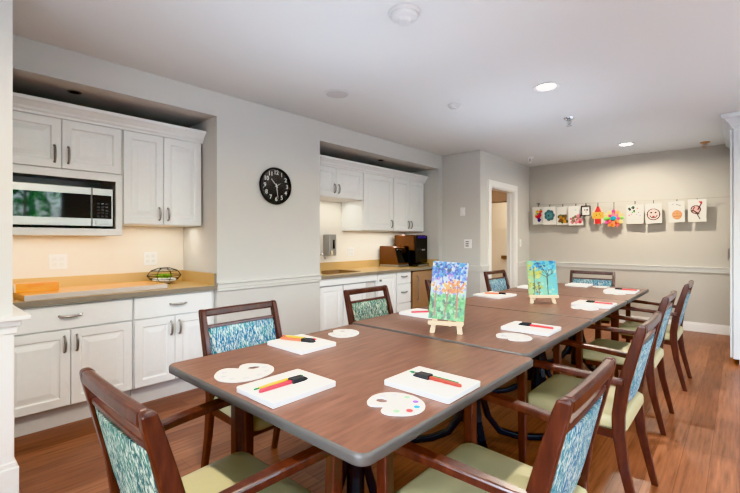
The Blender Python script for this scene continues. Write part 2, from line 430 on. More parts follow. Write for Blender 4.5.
def upper(label, y0, y1, z0, z1, ds, hz, zc=2.11):
    t = thing('wall_cabinet', label, 'cabinet')
    obj('carcass', B(XB+.002, XU-.021, y0, y1, z0-.004, zc+.02), M['cab'], t)
    doors(t, ds, z0, z1, XU, hz)
    return t

# microwave cabinet with open shelf
t = thing('wall_cabinet', 'white wall cabinet with an open shelf holding the microwave', 'cabinet')
y0, y1 = N1a+.005, 1.126
bm = new(); box(bm, XB+.002, XU-.021, y0, y1, 1.72, 2.13); box(bm, XB+.002, XU-.021, 1.085, y1, 1.335, 1.72); box(bm, XB+.002, XU-.021, y0, y0+.03, 1.335, 1.72); box(bm, XB+.002, XB+.02, y0+.03, 1.085, 1.335, 1.72)
obj('carcass', bm, M['cab'], t)
obj('shelf', B(XB+.002, XU, y0, y1, 1.283, 1.335), M['cab'], t, bevel=.003)
obj('face_frame', (lambda b: (box(b, XU-.021, XU-.002, 1.082, y1, 1.335, 1.75), box(b, XU-.021, XU-.002, y0, 1.082, 1.697, 1.75), b)[2])(new()), M['cab'], t)
doors(t, [(.36, .741, .70), (.741, 1.124, .78)], 1.757, 2.106, XU, 1.855, .115)
upper('white wall cabinet with two tall doors above the bowl-shaped terrarium', 1.13, N1b-.012, 1.377, 2.106, [(1.134, 1.437, 1.402), (1.437, 1.763, 1.472)], 1.465)
upper('short white two-door wall cabinet above the grey dispenser', N2a+.004, 3.888, 1.757, 2.106, [(N2a+.01, 3.42, 3.385), (3.42, 3.886, 3.455)], 1.86)
upper('white one-door wall cabinet above the toaster oven', 3.892, 4.508, 1.377, 2.106, [(3.896, 4.506, 4.46)], 1.47)
upper('white two-door wall cabinet above the coffee machine', 4.512, N2b-.03, 1.377, 2.106, [(4.516, 4.88, 4.845), (4.88, N2b-.034, 4.915)], 1.47)
def crown(name_label, y0, y1):
    prof = [(XU-.02, 2.108), (XU+.004, 2.108), (XU+.006, 2.125), (XU+.016, 2.135), (XU+.022, 2.15), (XU+.045, 2.176), (XU+.058, 2.188), (XU+.062, 2.21), (XU-.02, 2.21)]
    bm = loft(new(), [[(x, y, z) for x, z in prof] for y in (y0, y1)])
    return tag(obj('crown_moulding', bm, M['cab']), name_label, 'moulding')
crown('white crown moulding along the top of the microwave cabinet and its neighbour', N1a+.005, N1b-.004)
crown('white crown moulding along the top of the cabinets over the coffee corner', N2a+.004, N2b-.004)

def base(label, y0, y1, ds, drawer=None):
    t = thing('base_cabinet', label, 'cabinet')
    obj('carcass', B(XB+.002, XL-.021, y0, y1, .135, .828), M['cab'], t)
    obj('toe_kick', B(XB+.05, XL-.06, y0, y1, 0, .135), M['toe'], t)
    if drawer:
        a, b, hy = drawer
        d = obj('drawer', flat_front(a, b, .656, .815, XL), M['cab'], t); obj('handle', pull_h(hy, .745, XL, .125), M['nickel'], d, smooth=True)
    doors(t, ds, .142, .648, XL, .555, .105)
    return t
base('white base cabinet with one drawer under the wooden board and block', N1a+.005, 1.13, [(.36, .745, .712), (.745, 1.126, .78)], (.36, 1.126, .745))
base('white base cabinet with one drawer below the terrarium end of the counter', 1.134, N1b-.006, [(1.138, 1.437, 1.405), (1.437, 1.745, 1.47)], (1.138, 1.745, 1.46))

def countertop(label, y0, y1, hole=None):
    t = thing('countertop', label, 'counter')
    bm = new(); xf = XW+.005
    if hole:
        a, b, c, d = hole
        box(bm, XB+.002, xf, y0, c, .83, .864); box(bm, XB+.002, xf, d, y1, .83, .864); box(bm, XB+.002, a, c, d, .83, .864); box(bm, b, xf, c, d, .83, .864)
    else: box(bm, XB+.002, xf, y0, y1, .83, .864)
    obj('top', bm, M['counter'], t)
    obj('front_edge', B(xf, xf+.006, y0, y1, .828, .863), M['counteredge'], t, bevel=.002)
    obj('backsplash', B(XB+.002, XB+.02, y0, y1, .864, .964), M['counter'], t, bevel=.002)
    s = obj('side_splash', B(XB+.02, XW-.002, y1-.018, y1, .864, .964), M['counter'], t)
    obj('end_cap', B(XW-.002, XW+.004, y1-.018, y1, .864, .964), M['counteredge'], s)
    if not hole: return t
    obj('side_splash', B(XB+.02, XW-.002, y0, y0+.018, .864, .964), M['counter'], t)
    return t
countertop('tan speckled countertop with low backsplash under the microwave', N1a+.005, N1b-.004)
SK = (-3.86, -3.46, 3.16, 3.72)
countertop('tan speckled countertop around the sink, under the toaster oven and coffee machine', N2a+.004, N2b-.004, SK)
# sink and faucet
t = thing('sink', 'brown sink set in the tan counter under the grey dispenser', 'sink')
a, b, c, d = SK
bm = new(); o_ = rrect(a-.012, b+.012, c-.012, d+.012, .05); i_ = rrect(a+.012, b-.012, c+.012, d-.012, .05); j_ = rrect(a+.03, b-.03, c+.03, d-.03, .05)
loft(bm, [[(x, y, .866) for x, y in o_], [(x, y, .870) for x, y in o_], [(x, y, .868) for x, y in i_], [(x, y, .76) for x, y in j_]], cap=False)
f = bm.faces.new([v for v in bm.verts if abs(v.co.z-.76) < 1e-4]); obj('basin', bm, M['sinkc'], t, smooth=True)
obj('drain', lathe(new(), [(.03, .7605), (.03, .764), (.01, .763)], 16, ((a+b)/2, (c+d)/2, 0)), M['chrome'], t)
t = thing('faucet', 'chrome gooseneck faucet behind the sink', 'faucet', (-3.915, 3.42, .865))
obj('base', lathe(new(), [(.024, 0), (.024, .01), (.014, .03), (.014, .06)], 16), M['chrome'], t, smooth=True)
obj('spout', tube(new(), [(0, 0, .05), (0, 0, .16), (.03, 0, .2), (.08, 0, .21), (.12, 0, .18), (.13, 0, .15)], .009, 10), M['chrome'], t, smooth=True)
obj('lever', tube(new(), [(0, .012, .05), (0, .05, .07)], [.006, .004], 8), M['chrome'], t, smooth=True)

# sink base (recessed), narrow cabinet, drawer unit, fridge
t = thing('base_cabinet', 'white sink base cabinet with a plain apron and doors set back below', 'cabinet')
y0, y1 = N2a+.006, 3.905
obj('carcass', B(XB+.002, XL-.041, y0, y1, .1, .74), M['cabin'], t)
obj('apron', flat_front(y0, y1-.004, .748, .826, XL+.004, .03), M['cab'], t)
obj('toe_kick', B(XB+.05, XL-.13, y0, y1, 0, .1), M['toe'], t)
obj('side_panel', B(XB+.2, XL-.03, y0, y0+.018, .1, .748), M['cab'], t)
doors(t, [(y0+.02, 3.33, None), (3.34, 3.72, None)], .11, .738, XL-.02)
obj('filler', B(XL-.041, XL-.036, 3.73, 3.9, .1, .738), M['cabin'], t)
t = thing('base_cabinet', 'narrow white base cabinet between the sink apron and the drawers', 'cabinet')
obj('carcass', B(XB+.002, XL-.021, 3.91, 4.292, .1, .828), M['cab'], t); obj('toe_kick', B(XB+.05, XL-.06, 3.91, 4.292, 0, .1), M['toe'], t)
d = obj('door', raised_panel(3.915, 4.288, .11, .822, XL), M['cab'], t)
obj('knob', lathe(new(), [(.006, 0), (.006, .014), (.014, .02), (.013, .028), (.004, .03)], 12, (XL, 3.95, .745), 'x'), M['nickel'], d, smooth=True)
t = thing('drawer_unit', 'white base unit of three stacked drawers beside the small fridge', 'cabinet')
obj('carcass', B(XB+.002, XL-.021, 4.296, 4.618, .1, .828), M['cab'], t); obj('toe_kick', B(XB+.05, XL-.06, 4.296, 4.618, 0, .1), M['toe'], t)
for z0, z1 in ((.668, .822), (.412, .66), (.11, .404)):
    d = obj('drawer', flat_front(4.302, 4.612, z0, z1, XL), M['cab'], t); obj('handle', pull_h(4.457, (z0+z1)/2+.02, XL, .12), M['nickel'], d, smooth=True)
t = thing('mini_fridge', 'small undercounter fridge with steel door in warm reflected tones', 'fridge')
obj('body', B(XB+.05, XL-.03, 4.645, N2b-.012, .02, .818), M['blackm'], t)
d = obj('door', B(XL-.028, XL+.006, 4.652, N2b-.02, .06, .812), M['bronze'], t, bevel=.004)  # stainless door, the table's reflection painted as its colour
obj('handle', tube(new(), [(XL+.006, 4.74, .42), (XL+.036, 4.74, .43), (XL+.036, 4.74, .74), (XL+.006, 4.74, .75)], .007, 8), M['steel'], d, smooth=True)
obj('foot', B(XL-.1, XL-.06, 4.7, 4.74, 0, .02), M['blackm'], t); obj('foot', B(XL-.1, XL-.06, 5.16, 5.2, 0, .02), M['blackm'], t)

# microwave
t = thing('microwave', 'stainless microwave with a dark window, in the open cabinet shelf', 'microwave')
mx = XU-.03; ya, yb = .42, 1.072; za, zb = 1.349, 1.64
obj('body', B(XB+.05, mx-.022, ya, yb, za, zb), M['blackm'], t)
d = obj('door', B(mx-.022, mx, ya, .93, za+.004, zb), M['steel'], t, bevel=.003)
obj('window', B(mx, mx+.003, ya+.02, .925, za+.062, zb-.052), M['darkglass'], d)
p = obj('control_panel', B(mx-.022, mx, .934, yb, za+.004, zb), M['steel'], t, bevel=.003)
obj('keypad', B(mx, mx+.003, .936, yb-.012, za+.062, zb-.052), M['darkglass'], p)
bm = new()
for r in range(5):
    for c in range(3): box(bm, mx+.003, mx+.0045, .962+c*.028, .982+c*.028, za+.072+r*.024, za+.086+r*.024)
o = obj('button', bm, mat('button_grey', (38, 38, 40), .4), p); o['kind'] = 'stuff'
obj('door_button', B(mx, mx+.004, .955, yb-.025, za+.02, za+.05), M['steel'], p, bevel=.002)
for yy in (ya+.05, yb-.09): obj('foot', B(mx-.08, mx-.04, yy, yy+.04, 1.335, za), M['blackm'], t)

# wall outlets, dispensers, switches on walls
def plate(name, label, cat, x, y, z, w, h, gang):
    """plate on an X plane"""
    t = thing(name, label, cat, (x, y, z))
    obj('cover', slab(new(), rrect(-w/2, w/2, -h/2, h/2, .006, 3), 0, .006, .003), M['white'], t).rotation_euler = (PI/2, 0, PI/2)
    for g in range(gang):
        yc = (g-(gang-1)/2)*.046
        for s in (-.022, .022):
            obj('socket', B(.0055, .008, yc-.015, yc+.015, s-.013, s+.013), M['socket'], t, bevel=.004)
    return t
plate('wall_outlet', 'white double outlet plate above the wooden board', 'outlet', XB, .80, 1.08, .118, .118, 2)
plate('wall_outlet', 'white double outlet plate near the terrarium', 'outlet', XB, 1.48, 1.082, .115, .118, 2)
plate('wall_outlet', 'white outlet plate between the grey dispenser and the toaster oven', 'outlet', XB, 4.07, 1.09, .115, .118, 2)
t = thing('wall_dispenser', 'narrow grey steel dispenser on the wall over the sink', 'dispenser', (XB, 3.625, 1.05))
obj('body', B(0, .12, -.06, .06, 0, .27), M['steel'], t, bevel=.008); obj('lever', tube(new(), [(.118, -.02, .06), (.14, -.03, .03), (.145, -.05, .01)], .012, 8), M['maple'], t, smooth=True)
obj('window', B(.12, .122, .0, .03, .09, .2), M['darkglass'], t)

# toaster oven / coffee machine
t = thing('toaster_oven', 'low brown and black toaster oven with sloped front on the counter', 'toaster', (0, 0, .865))
ty0, ty1 = 4.63, 4.885
prof = [(-3.94, .015), (-3.60, .015), (-3.60, .05), (-3.66, .27), (-3.70, .295), (-3.94, .30)]
obj('body', loft(new(), [[(x, y, z) for x, z in prof] for y in (ty0, ty1)]), M['brownplastic'], t, bevel=.008)
obj('front_panel', loft(new(), [[(x+.003, y, z) for x, z in ((-3.602, .055), (-3.598, .055), (-3.655, .262), (-3.664, .262))] for y in (ty0+.012, ty1-.012)]), M['darkglass'], t)
obj('base', B(-3.945, -3.592, ty0-.004, ty1+.004, 0, .034), M['steel'], t, bevel=.004)
obj('handle', tube(new(), [(-3.652, ty0+.03, .24), (-3.63, ty0+.03, .246), (-3.63, ty1-.03, .246), (-3.652, ty1-.03, .24)], .006, 8), M['chrome'], t, smooth=True)
t = thing('coffee_machine', 'tall black coffee machine with a brown side and blue display', 'coffee machine', (0, 0, .865))
c0, c1 = 4.925, 5.235
obj('base', B(-3.90, -3.48, c0, c1, 0, .035), M['blackm'], t, bevel=.004)
obj('body', B(-3.90, -3.62, c0, c1, .035, .30), M['blackm'], t, bevel=.006)
obj('head', B(-3.90, -3.53, c0, c1, .23, .46), M['brownplastic'], t, bevel=.014)
obj('front_panel', B(-3.53, -3.505, c0+.004, c1-.004, .05, .452), M['black'], t, bevel=.008)
obj('display', B(-3.505, -3.500, c0+.05, c1-.05, .41, .446), mat('display_blue', (56, 48, 120), .3, emit=.12), t)
obj('spout', B(-3.505, -3.47, 5.04, 5.12, .23, .255), M['chrome'], t, bevel=.004)
obj('drip_tray', B(-3.505, -3.455, c0+.03, c1-.03, .003, .03), M['steel'], t, bevel=.003)

# board + wooden block + terrarium
t = thing('wooden_board', 'long honey wood board with pale front edge lying on the counter', 'board', (0, 0, .8648))
q = [(-3.352, .50), (-3.425, 1.40), (-3.76, 1.38), (-3.70, .47)]
obj('panel', slab(new(), q[::1], .0, .036, .003), M['board'], t)
obj('front_edge', loft(new(), [[(x, y, 0.001), (x+.01, y, 0.001), (x+.01, y, .035), (x, y, .035)] for x, y in (q[0], q[1])]), M['greyboard'], t)
t = thing('wooden_block', 'orange wooden block lying on the end of the long board', 'block', (-3.60, .60, .9015))
obj('body', slab(new(), rrect(-.05, .05, -.12, .12, .008, 3), 0, .058, .006), M['blockwood'], t, smooth=True)
obj('end_cap', slab(new(), rrect(-.051, .051, -.126, -.112, .004, 3), .002, .056, .003), M['maple'], t)
t = thing('terrarium', 'round open terrarium of thin dark wire with a green succulent on white pebbles', 'terrarium', (-3.80, 1.53, .864))
bm = new(); n = 8; rings = [(.045, .004), (.12, .045), (.145, .075), (.115, .115), (.05, .138)]
P = [[Vector((r*math.cos(2*PI*k/n), r*math.sin(2*PI*k/n), z)) for k in range(n)] for r, z in rings]
for j in range(len(P)):
    tube(bm, P[j], .0028, 6, closed=True)
    if j+1 < len(P):
        for k in range(n): tube(bm, [P[j][k], P[j+1][k]], .0025, 6)
o = obj('wire_frame', bm, M['blackm'], t, smooth=True)
obj('pebble_bed', lathe(new(), [(.03, .004), (.07, .012), (.105, .036), (.09, .046), (.03, .054)], 20), M['pebble'], t, smooth=True)
bm = new()
for k in range(22):
    a = k*2.4; r = .006+.0025*k; l = .03+.0006*k; el = 1.25-.04*k
    p0 = Vector((r*math.cos(a)*.5, r*math.sin(a)*.5, .052)); d = Vector((math.cos(a)*math.cos(el), math.sin(a)*math.cos(el), math.sin(el)))
    tube(bm, [p0, p0+d*l*.5, p0+d*l, p0+d*l*1.3], [.004, .010, .008, .001], 6)
obj('succulent', bm, M['succ'], t, smooth=True)

# clock
t = thing('wall_clock', 'round black wall clock with white numerals on the grey wall', 'clock', (XW, 2.372, 1.768))
R = .178
obj('rim', lathe(new(), [(R-.02, .002), (R-.003, .004), (R, .018), (R-.006, .034), (R-.016, .036), (R-.02, .026)], 48, axis='x', ring_only=True), M['blackm'], t, smooth=True)
obj('dial', lathe(new(), [(R-.018, .004), (R-.018, .022), (.001, .022)], 48, axis='x'), mat('dial_black', (26, 26, 27), .25), t)
wht = mat('numeral_white', (226, 226, 222), .5)
def text_mesh(s, size):
    cu = bpy.data.curves.new('t', 'FONT'); cu.body = s; cu.size = size; cu.align_x = 'CENTER'; cu.align_y = 'CENTER'; cu.offset = .0012
    o = bpy.data.objects.new('t', cu); COL.objects.link(o); bpy.context.view_layer.update()
    me = bpy.data.meshes.new_from_object(o.evaluated_get(bpy.context.evaluated_depsgraph_get()))
    bpy.data.objects.remove(o); return me
bm = new()
for h in range(1, 13):
    me = text_mesh(str(h), .056); a = PI/2-h*PI/6; tmp = new(); tmp.from_mesh(me)
    yy, zz = .127*math.cos(a), .127*math.sin(a)
    for v in tmp.verts: v.co = Vector((.0235, yy+v.co.x, zz+v.co.y))
    tmp.to_mesh(me); tmp.free(); bm.from_mesh(me); bpy.data.meshes.remove(me)
obj('lettering', bm, wht, t)
def hand(ang, L, w, x):
    d = Vector((0, math.sin(ang), math.cos(ang))); s = Vector((0, math.cos(ang), -math.sin(ang)))
    return loft(new(), [[Vector((xx, 0, 0))-d*.02+s*w, Vector((xx, 0, 0))-d*.02-s*w, Vector((xx, 0, 0))+d*L-s*w*.5, Vector((xx, 0, 0))+d*L+s*w*.5] for xx in (x, x+.002)])
obj('minute_hand', hand(math.radians(172), .12, .004, .028), wht, t); obj('hour_hand', hand(math.radians(318), .085, .005, .025), wht, t); obj('second_hand', hand(math.radians(60), .05, .0025, .031), wht, t)
obj('glass', lathe(new(), [(R-.018, .034), (R-.03, .0365), (.001, .037)], 48, axis='x'), M['glass'], t)

# switches / thermostat on the return wall, switch by the doorway
def plate_y(name, label, cat, x, z, w, h):
    t = thing(name, label, cat, (x, YR, z))
    o = obj('cover', slab(new(), rrect(-w/2, w/2, -h/2, h/2, .006, 3), 0, .007, .003), M['white'], t); o.rotation_euler = (PI/2, 0, 0)
    return t
t = plate_y('light_switch', 'white switch plate high on the grey return wall', 'switch', -2.995, 1.66, .075, .118)
obj('rocker', B(-.017, .017, -.012, -.006, -.033, .033), M['white'], t, bevel=.002)
t = plate_y('thermostat', 'white thermostat with dark slots on the grey return wall', 'thermostat', -2.91, 1.195, .118, .125)
for z in (-.03, .0, .03): obj('vent_slot', B(-.035, .015, -.009, -.006, z-.006, z+.006), M['blackm'], t)
t = thing('light_switch', 'white switch plate beside the doorway casing', 'switch', (XD, 6.80, 1.2))
obj('cover', slab(new(), rrect(-.037, .037, -.06, .06, .006, 3), 0, .006, .003), M['white'], t).rotation_euler = (PI/2, 0, PI/2)
obj('rocker', B(.006, .011, -.016, .016, -.032, .032), M['white'], t, bevel=.002)

# ------------------------------------------------------------------ ceiling fixtures
def downlight(label, x, y):
    t = thing('ceiling_light', label, 'ceiling light', (x, y, CH), 0, 'recessed ceiling lights')
    obj('trim_ring', lathe(new(), [(.072, -.001), (.10, -.001), (.104, -.006), (.098, -.010), (.078, -.007), (.072, -.004)], 32, ring_only=True), M['white'], t, smooth=True)
    obj('lens', lathe(new(), [(.072, -.001), (.072, -.004), (.05, -.005), (.001, -.006)], 32), M['lamp'], t, smooth=True)
    return t
LIGHTS = [(-1.19, 3.52, 'round recessed ceiling light above the middle of the table row'), (-1.12, 6.33, 'round recessed ceiling light near the wall of drawings'),
          (-1.22, .72, 'round recessed ceiling light above the canvas end of the table row'), (1.5, .72, 'round recessed ceiling light by the window beside the table end'), (1.5, 3.52, 'round recessed ceiling light by the far window')]
for x, y, l in LIGHTS: downlight(l, x, y)
def detector(label, x, y, r, h):
    t = thing('smoke_detector', label, 'smoke detector', (x, y, CH))
    obj('base', lathe(new(), [(r*.3, 0), (r, -.001), (r, -h*.25), (r*.95, -h*.35), (r*.3, -h*.36)], 32), M['detw_shaded'], t, smooth=True)
    obj('sensor_head', lathe(new(), [(r*.86, -h*.36), (r*.8, -h*.6), (r*.55, -h*.72), (r*.5, -h*.74), (r*.42, -h), (r*.1, -h*1.02)], 32), M['detw_shaded'], t, smooth=True)
detector('large white smoke detector in front of the flush speaker', -1.39, 1.845, .088, .062)
detector('small white smoke detector beyond the flush speaker', -2.0, 3.43, .06, .045)
t = thing('ceiling_speaker', 'flat round white speaker grille flush in the ceiling', 'speaker', (-2.605, 2.494, CH))
obj('ring', lathe(new(), [(.095, 0), (.115, -.001), (.115, -.005), (.1, -.007), (.095, -.006)], 32, ring_only=True), M['ceil'], t, smooth=True)
obj('grille', lathe(new(), [(.095, -.001), (.095, -.004), (.03, -.005), (.001, -.005)], 32), mat('grille_grey', (200, 199, 197), .8, bump=.6, bscale=400), t)
def sprinkler(label, x, y, m, z=CH, s=1.):
    t = thing('sprinkler_head', label, 'sprinkler', (x, y, z))
    obj('escutcheon', lathe(new(), [(.012*s, 0), (.04*s, -.001), (.038*s, -.008*s), (.016*s, -.018*s)], 20), m, t, smooth=True)
    bm = new(); tube(bm, [(.011*s, 0, -.015*s), (.016*s, 0, -.035*s), (.003*s, 0, -.058*s)], .0035*s, 6); tube(bm, [(-.011*s, 0, -.015*s), (-.016*s, 0, -.035*s), (-.003*s, 0, -.058*s)], .0035*s, 6)
    obj('frame_arm', bm, m, t, smooth=True)
    obj('deflector', lathe(new(), [(.004*s, -.056*s), (.02*s, -.060*s), (.02*s, -.064*s), (.003*s, -.066*s)], 16), m, t, smooth=True)
    obj('stem', lathe(new(), [(.006*s, -.01*s), (.007*s, -.03*s), (.004*s, -.06*s)], 10), M['chrome'], t, smooth=True)
sprinkler('chrome sprinkler head hanging between the two lit ceiling lights', -1.322, 4.585, M['chrome'], s=1.3)
sprinkler('white sprinkler head near the corner above the doorway wall', -2.39, 6.35, M['white'], s=1.4)
sprinkler('bronze sprinkler head near the tall white cabinet', -.335, 6.876, M['bronze'], s=1.4)
def spot(label, y, x=-3.55):
    t = thing('soffit_spotlight', label, 'spotlight', (x, y, SOF))
    obj('trim_ring', lathe(new(), [(.03, -.001), (.042, -.001), (.042, -.006), (.03, -.006)], 20, ring_only=True), M['chrome'], t, smooth=True)
    obj('lens', lathe(new(), [(.03, -.001), (.03, -.004), (.001, -.014)], 20), M['darkglass'], t, smooth=True)
spot('small dark chrome spotlight in the soffit over the microwave cabinet', .81); spot('small dark spotlight in the soffit over the coffee corner', 4.2)

M['cabtall_shaded'] = mat('tall_cabinet_shaded', (200, 205, 208), .4)  # cabinet white greyed, so its shade sits in the colour
# ------------------------------------------------------------------ tall cabinet on the far right
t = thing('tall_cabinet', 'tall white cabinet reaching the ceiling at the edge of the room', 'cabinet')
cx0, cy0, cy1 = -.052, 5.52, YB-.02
obj('carcass', B(cx0+.004, .555, cy0, cy1, .06, 2.40), M['cabtall_shaded'], t)
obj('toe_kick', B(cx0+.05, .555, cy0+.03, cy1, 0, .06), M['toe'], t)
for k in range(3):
    a = cy0+.008+k*.553; dd = obj('door', B(cx0-.02, cx0, a, a+.548, .07, 2.36), M['cabtall_shaded'], t, bevel=.003)
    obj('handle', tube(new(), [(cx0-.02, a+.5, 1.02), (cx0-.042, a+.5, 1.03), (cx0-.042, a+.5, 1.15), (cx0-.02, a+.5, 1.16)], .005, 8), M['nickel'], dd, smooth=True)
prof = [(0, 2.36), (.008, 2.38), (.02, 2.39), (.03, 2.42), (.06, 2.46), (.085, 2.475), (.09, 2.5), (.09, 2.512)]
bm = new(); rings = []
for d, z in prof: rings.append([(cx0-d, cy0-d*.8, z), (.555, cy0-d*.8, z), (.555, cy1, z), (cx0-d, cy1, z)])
loft(bm, rings); obj('crown', bm, M['cabtall_shaded'], t)

# ------------------------------------------------------------------ chairs
def make_chair(label, fab):
    """chair facing local +Y; top of the backrest above the origin line"""
    t = thing('dining_armchair', label, 'chair', group='wooden dining armchairs around the table row')
    W = .222
    seat_o = [(-.213, .06), (.213, .06), (.245, .47)] + [(.245-.04*(1-math.cos(a)), .47+.045*math.sin(a)) for a in (.5, 1., 1.5)] + [(-.205+.0, .515)] + [(-.245+.04*(1-math.cos(a)), .47+.045*math.sin(a)) for a in (1.0, .5)] + [(-.245, .47)]
    # seat: domed rounded cushion
    bm = new(); rings = []
    for d, z in ((.012, .398), (0, .412), (0, .44), (.006, .456), (.022, .468), (.07, .476), (.15, .479)):
        cx, cy = 0, .28; rings.append([(cx+(x-cx)*(1-d/.25), cy+(y-cy)*(1-d/.24), z) for x, y in seat_o])
    loft(bm, rings); obj('seat', bm, M['vinyl'], t, smooth=True)
    bm = new(); box(bm, -.225, .225, .445, .47, .365, .40); box(bm, -.222, -.2, .09, .445, .365, .40); box(bm, .2, .222, .09, .445, .365, .40); box(bm, -.2, .2, .09, .112, .365, .40)
    obj('seat_frame', bm, M['chairwood'], t)
    prof = [(0, .012, .030, .026), (.12, .040, .036, .028), (.25, .070, .042, .030), (.40, .090, .050, .030), (.48, .090, .052, .030), (.60, .074, .052, .030), (.74, .038, .046, .029), (.85, .008, .040, .028), (.877, .001, .034, .027), (.886, -.001, .018, .024)]
    for s in (-1, 1):
        bm = new(); rings = []
        for z, y, dy, dx in prof:
            rings.append([(s*W-dx/2, y-dy/2, z), (s*W+dx/2, y-dy/2, z), (s*W+dx/2, y+dy/2, z), (s*W-dx/2, y+dy/2, z)])
        obj('leg', loft(bm, rings), M['chairwood'], t, bevel=.005)
        # front leg runs up into the arm
        bm = new(); rings = []
        for z, d, x in ((0, .026, .262), (.2, .034, .262), (.42, .040, .264), (.632, .038, .268)):
            rings.append([(s*x-d/2, .502-d/2, z), (s*x+d/2, .502-d/2, z), (s*x+d/2, .502+d/2, z), (s*x-d/2, .502+d/2, z)])
        obj('leg', loft(bm, rings), M['chairwood'], t, bevel=.005)
        pts = [(s*.243, .066, .628), (s*.250, .16, .634), (s*.262, .30, .643), (s*.270, .44, .647), (s*.272, .515, .645), (s*.272, .536, .641)]
        obj('armrest', bar(new(), pts, [.028, .036, .044, .046, .042, .026], [.03, .028, .027, .027, .026, .018]), M['chairwood'], t, bevel=.006)
    def hbar(z0, z1, y, th, sub=0):
        bm = new(); n = 6; rings = []
        for k in range(n+1):
            x = -W+.012+(2*W-.024)*k/n; c = .004*(1-(2*k/n-1)**2)
            rings.append([(x, y-c-th/2, z0), (x, y-c+th/2, z0), (x, y-c+th/2-.004, z1), (x, y-c-th/2, z1)])
        return loft(bm, rings)
    obj('top_rail', hbar(.846, .884, .001, .032), M['chairwood'], t, bevel=.008)
    obj('cross_rail', hbar(.786, .802, .020, .024), M['chairwood'], t, bevel=.003)
    obj('cross_rail', hbar(.49, .512, .092, .024), M['chairwood'], t, bevel=.003)
    # upholstered panel with clipped lower corners, slightly bowed
    bm = new(); rows = []
    zs = [.508, .52, .545, .575, .62, .66, .70, .74, .775, .787]; hw = [.150, .178, .198, .207, .207, .207, .207, .207, .205, .198]
    for side in (0, 1):
        for z, h in zip(zs, hw):
            yc = .092-(z-.50)*.235; row = []
            for k in range(9):
                u = k/8*2-1; c = .012*(1-u*u); bulge = .016*(1-u**4)*min(1, (z-.50)/.02+.3)*min(1, (.793-z)/.02+.3)
                row.append(bm.verts.new((u*h, yc-c+(bulge if side else -.012-.3*bulge), z)))
            rows.append(row)
    m_ = len(zs)
    for sd in (0, 1):
        for j in range(m_-1):
            for k in range(8):
                a, b_ = rows[sd*m_+j], rows[sd*m_+j+1]; bm.faces.new((a[k], a[k+1], b_[k+1], b_[k]))
    for j in range(m_-1):
        for k in (0, 8): bm.faces.new((rows[j][k], rows[j+1][k], rows[m_+j+1][k], rows[m_+j][k]))
    for k in range(8):
        for j in (0, m_-1): bm.faces.new((rows[j][k], rows[j][k+1], rows[m_+j][k+1], rows[m_+j][k]))
    obj('backrest', bm, fab, t, smooth=True)
    return t
FX = PI/2      # facing -X ; facing +X is -PI/2
ch = make_chair('wooden armchair with its teal patterned back to us at the end of the table row', M['fabric_shaded'])
ch.location = (-1.165, .345, 0)
for loc, rz, l in [((-.30, 1.235), FX, 'armchair closest to us on the side facing the cabinets, blue patterned back'),
                   ((-.31, 2.325), FX, 'second armchair on the side facing the cabinets, behind the closest blue-backed one'),
                   ((-.352, 3.465), FX, 'third armchair from us in the row facing the cabinets'),
                   ((-.325, 4.52), FX, 'last armchair in the row facing the cabinets, closest to the wall of drawings'),
                   ((-2.105, 1.26), -FX, 'armchair between the table corner with the palettes and the drawer cabinets'),
                   ((-2.14, 2.36), -FX, 'armchair on the cabinet side of the table in front of the sink base'),
                   ((-2.15, 3.42), -FX, 'armchair mostly hidden behind the blue and green easel painting'),
                   ((-2.18, 4.68), -FX-.06, 'armchair on the cabinet side of the table in front of the doorway'),
                   ((-1.30, 5.40), PI+.1, 'armchair at the end of the table row below the wall of drawings')]:
    r = dup(ch, (*loc, 0), rz, l)
    if 'sink base' not in l:
        for c in r.children:
            if c.name.startswith('backrest'): c.material_slots[0].link = 'OBJECT'; c.material_slots[0].material = M['fabric']

# ------------------------------------------------------------------ tables
TH = .75
def make_table(label, x, y):
    t = thing('dining_table', label, 'table', (x, y, 0), group='square dining tables in a row')
    h = .54
    o_ = rrect(-h, h, -h, h, .035, 6)
    obj('tabletop', slab(new(), inset(o_, .006), TH-.029, TH, .001), M['tabletop'], t)
    bm = new(); rings = []
    for d, z in ((.0065, TH-.031), (.001, TH-.029), (0, TH-.024), (0, TH-.010), (.002, TH-.003), (.0065, TH+.0004)):
        rings.append([(px, py, z) for px, py in inset(o_, d)])
    loft(bm, rings, cap=False); obj('edge_band', bm, M['edge'], t, smooth='all')
    c = obj('column', lathe(new(), [(.05, .0), (.05, .10), (.036, .14), (.036, .66), (.06, .69), (.16, .70), (.16, .713)], 24), M['blackm'], t, smooth=True)
    for k in range(4):
        a = PI/4+k*PI/2; ca, sa = math.cos(a), math.sin(a)
        pr = [(.03, .44), (.05, .30), (.09, .16), (.16, .07), (.26, .035), (.38, .022), (.47, .02)]
        obj('leg', bar(new(), [(r*ca, r*sa, z) for r, z in pr], [.04]*7, [.03, .034, .036, .036, .034, .032, .03]), M['blackm'], t, bevel=.006)
    return t
tb = make_table('square wood-look table with the two palettes at its near corners', -1.185, 1.24)
for x, y, l in ((-1.23, 2.345, 'square wood-look table carrying the blue and green easel painting'), (-1.23, 3.43, 'square wood-look table carrying the teal tree painting'), (-1.23, 4.515, 'square wood-look table closest to the wall of drawings')):
    dup(tb, (x, y, 0), 0, l)

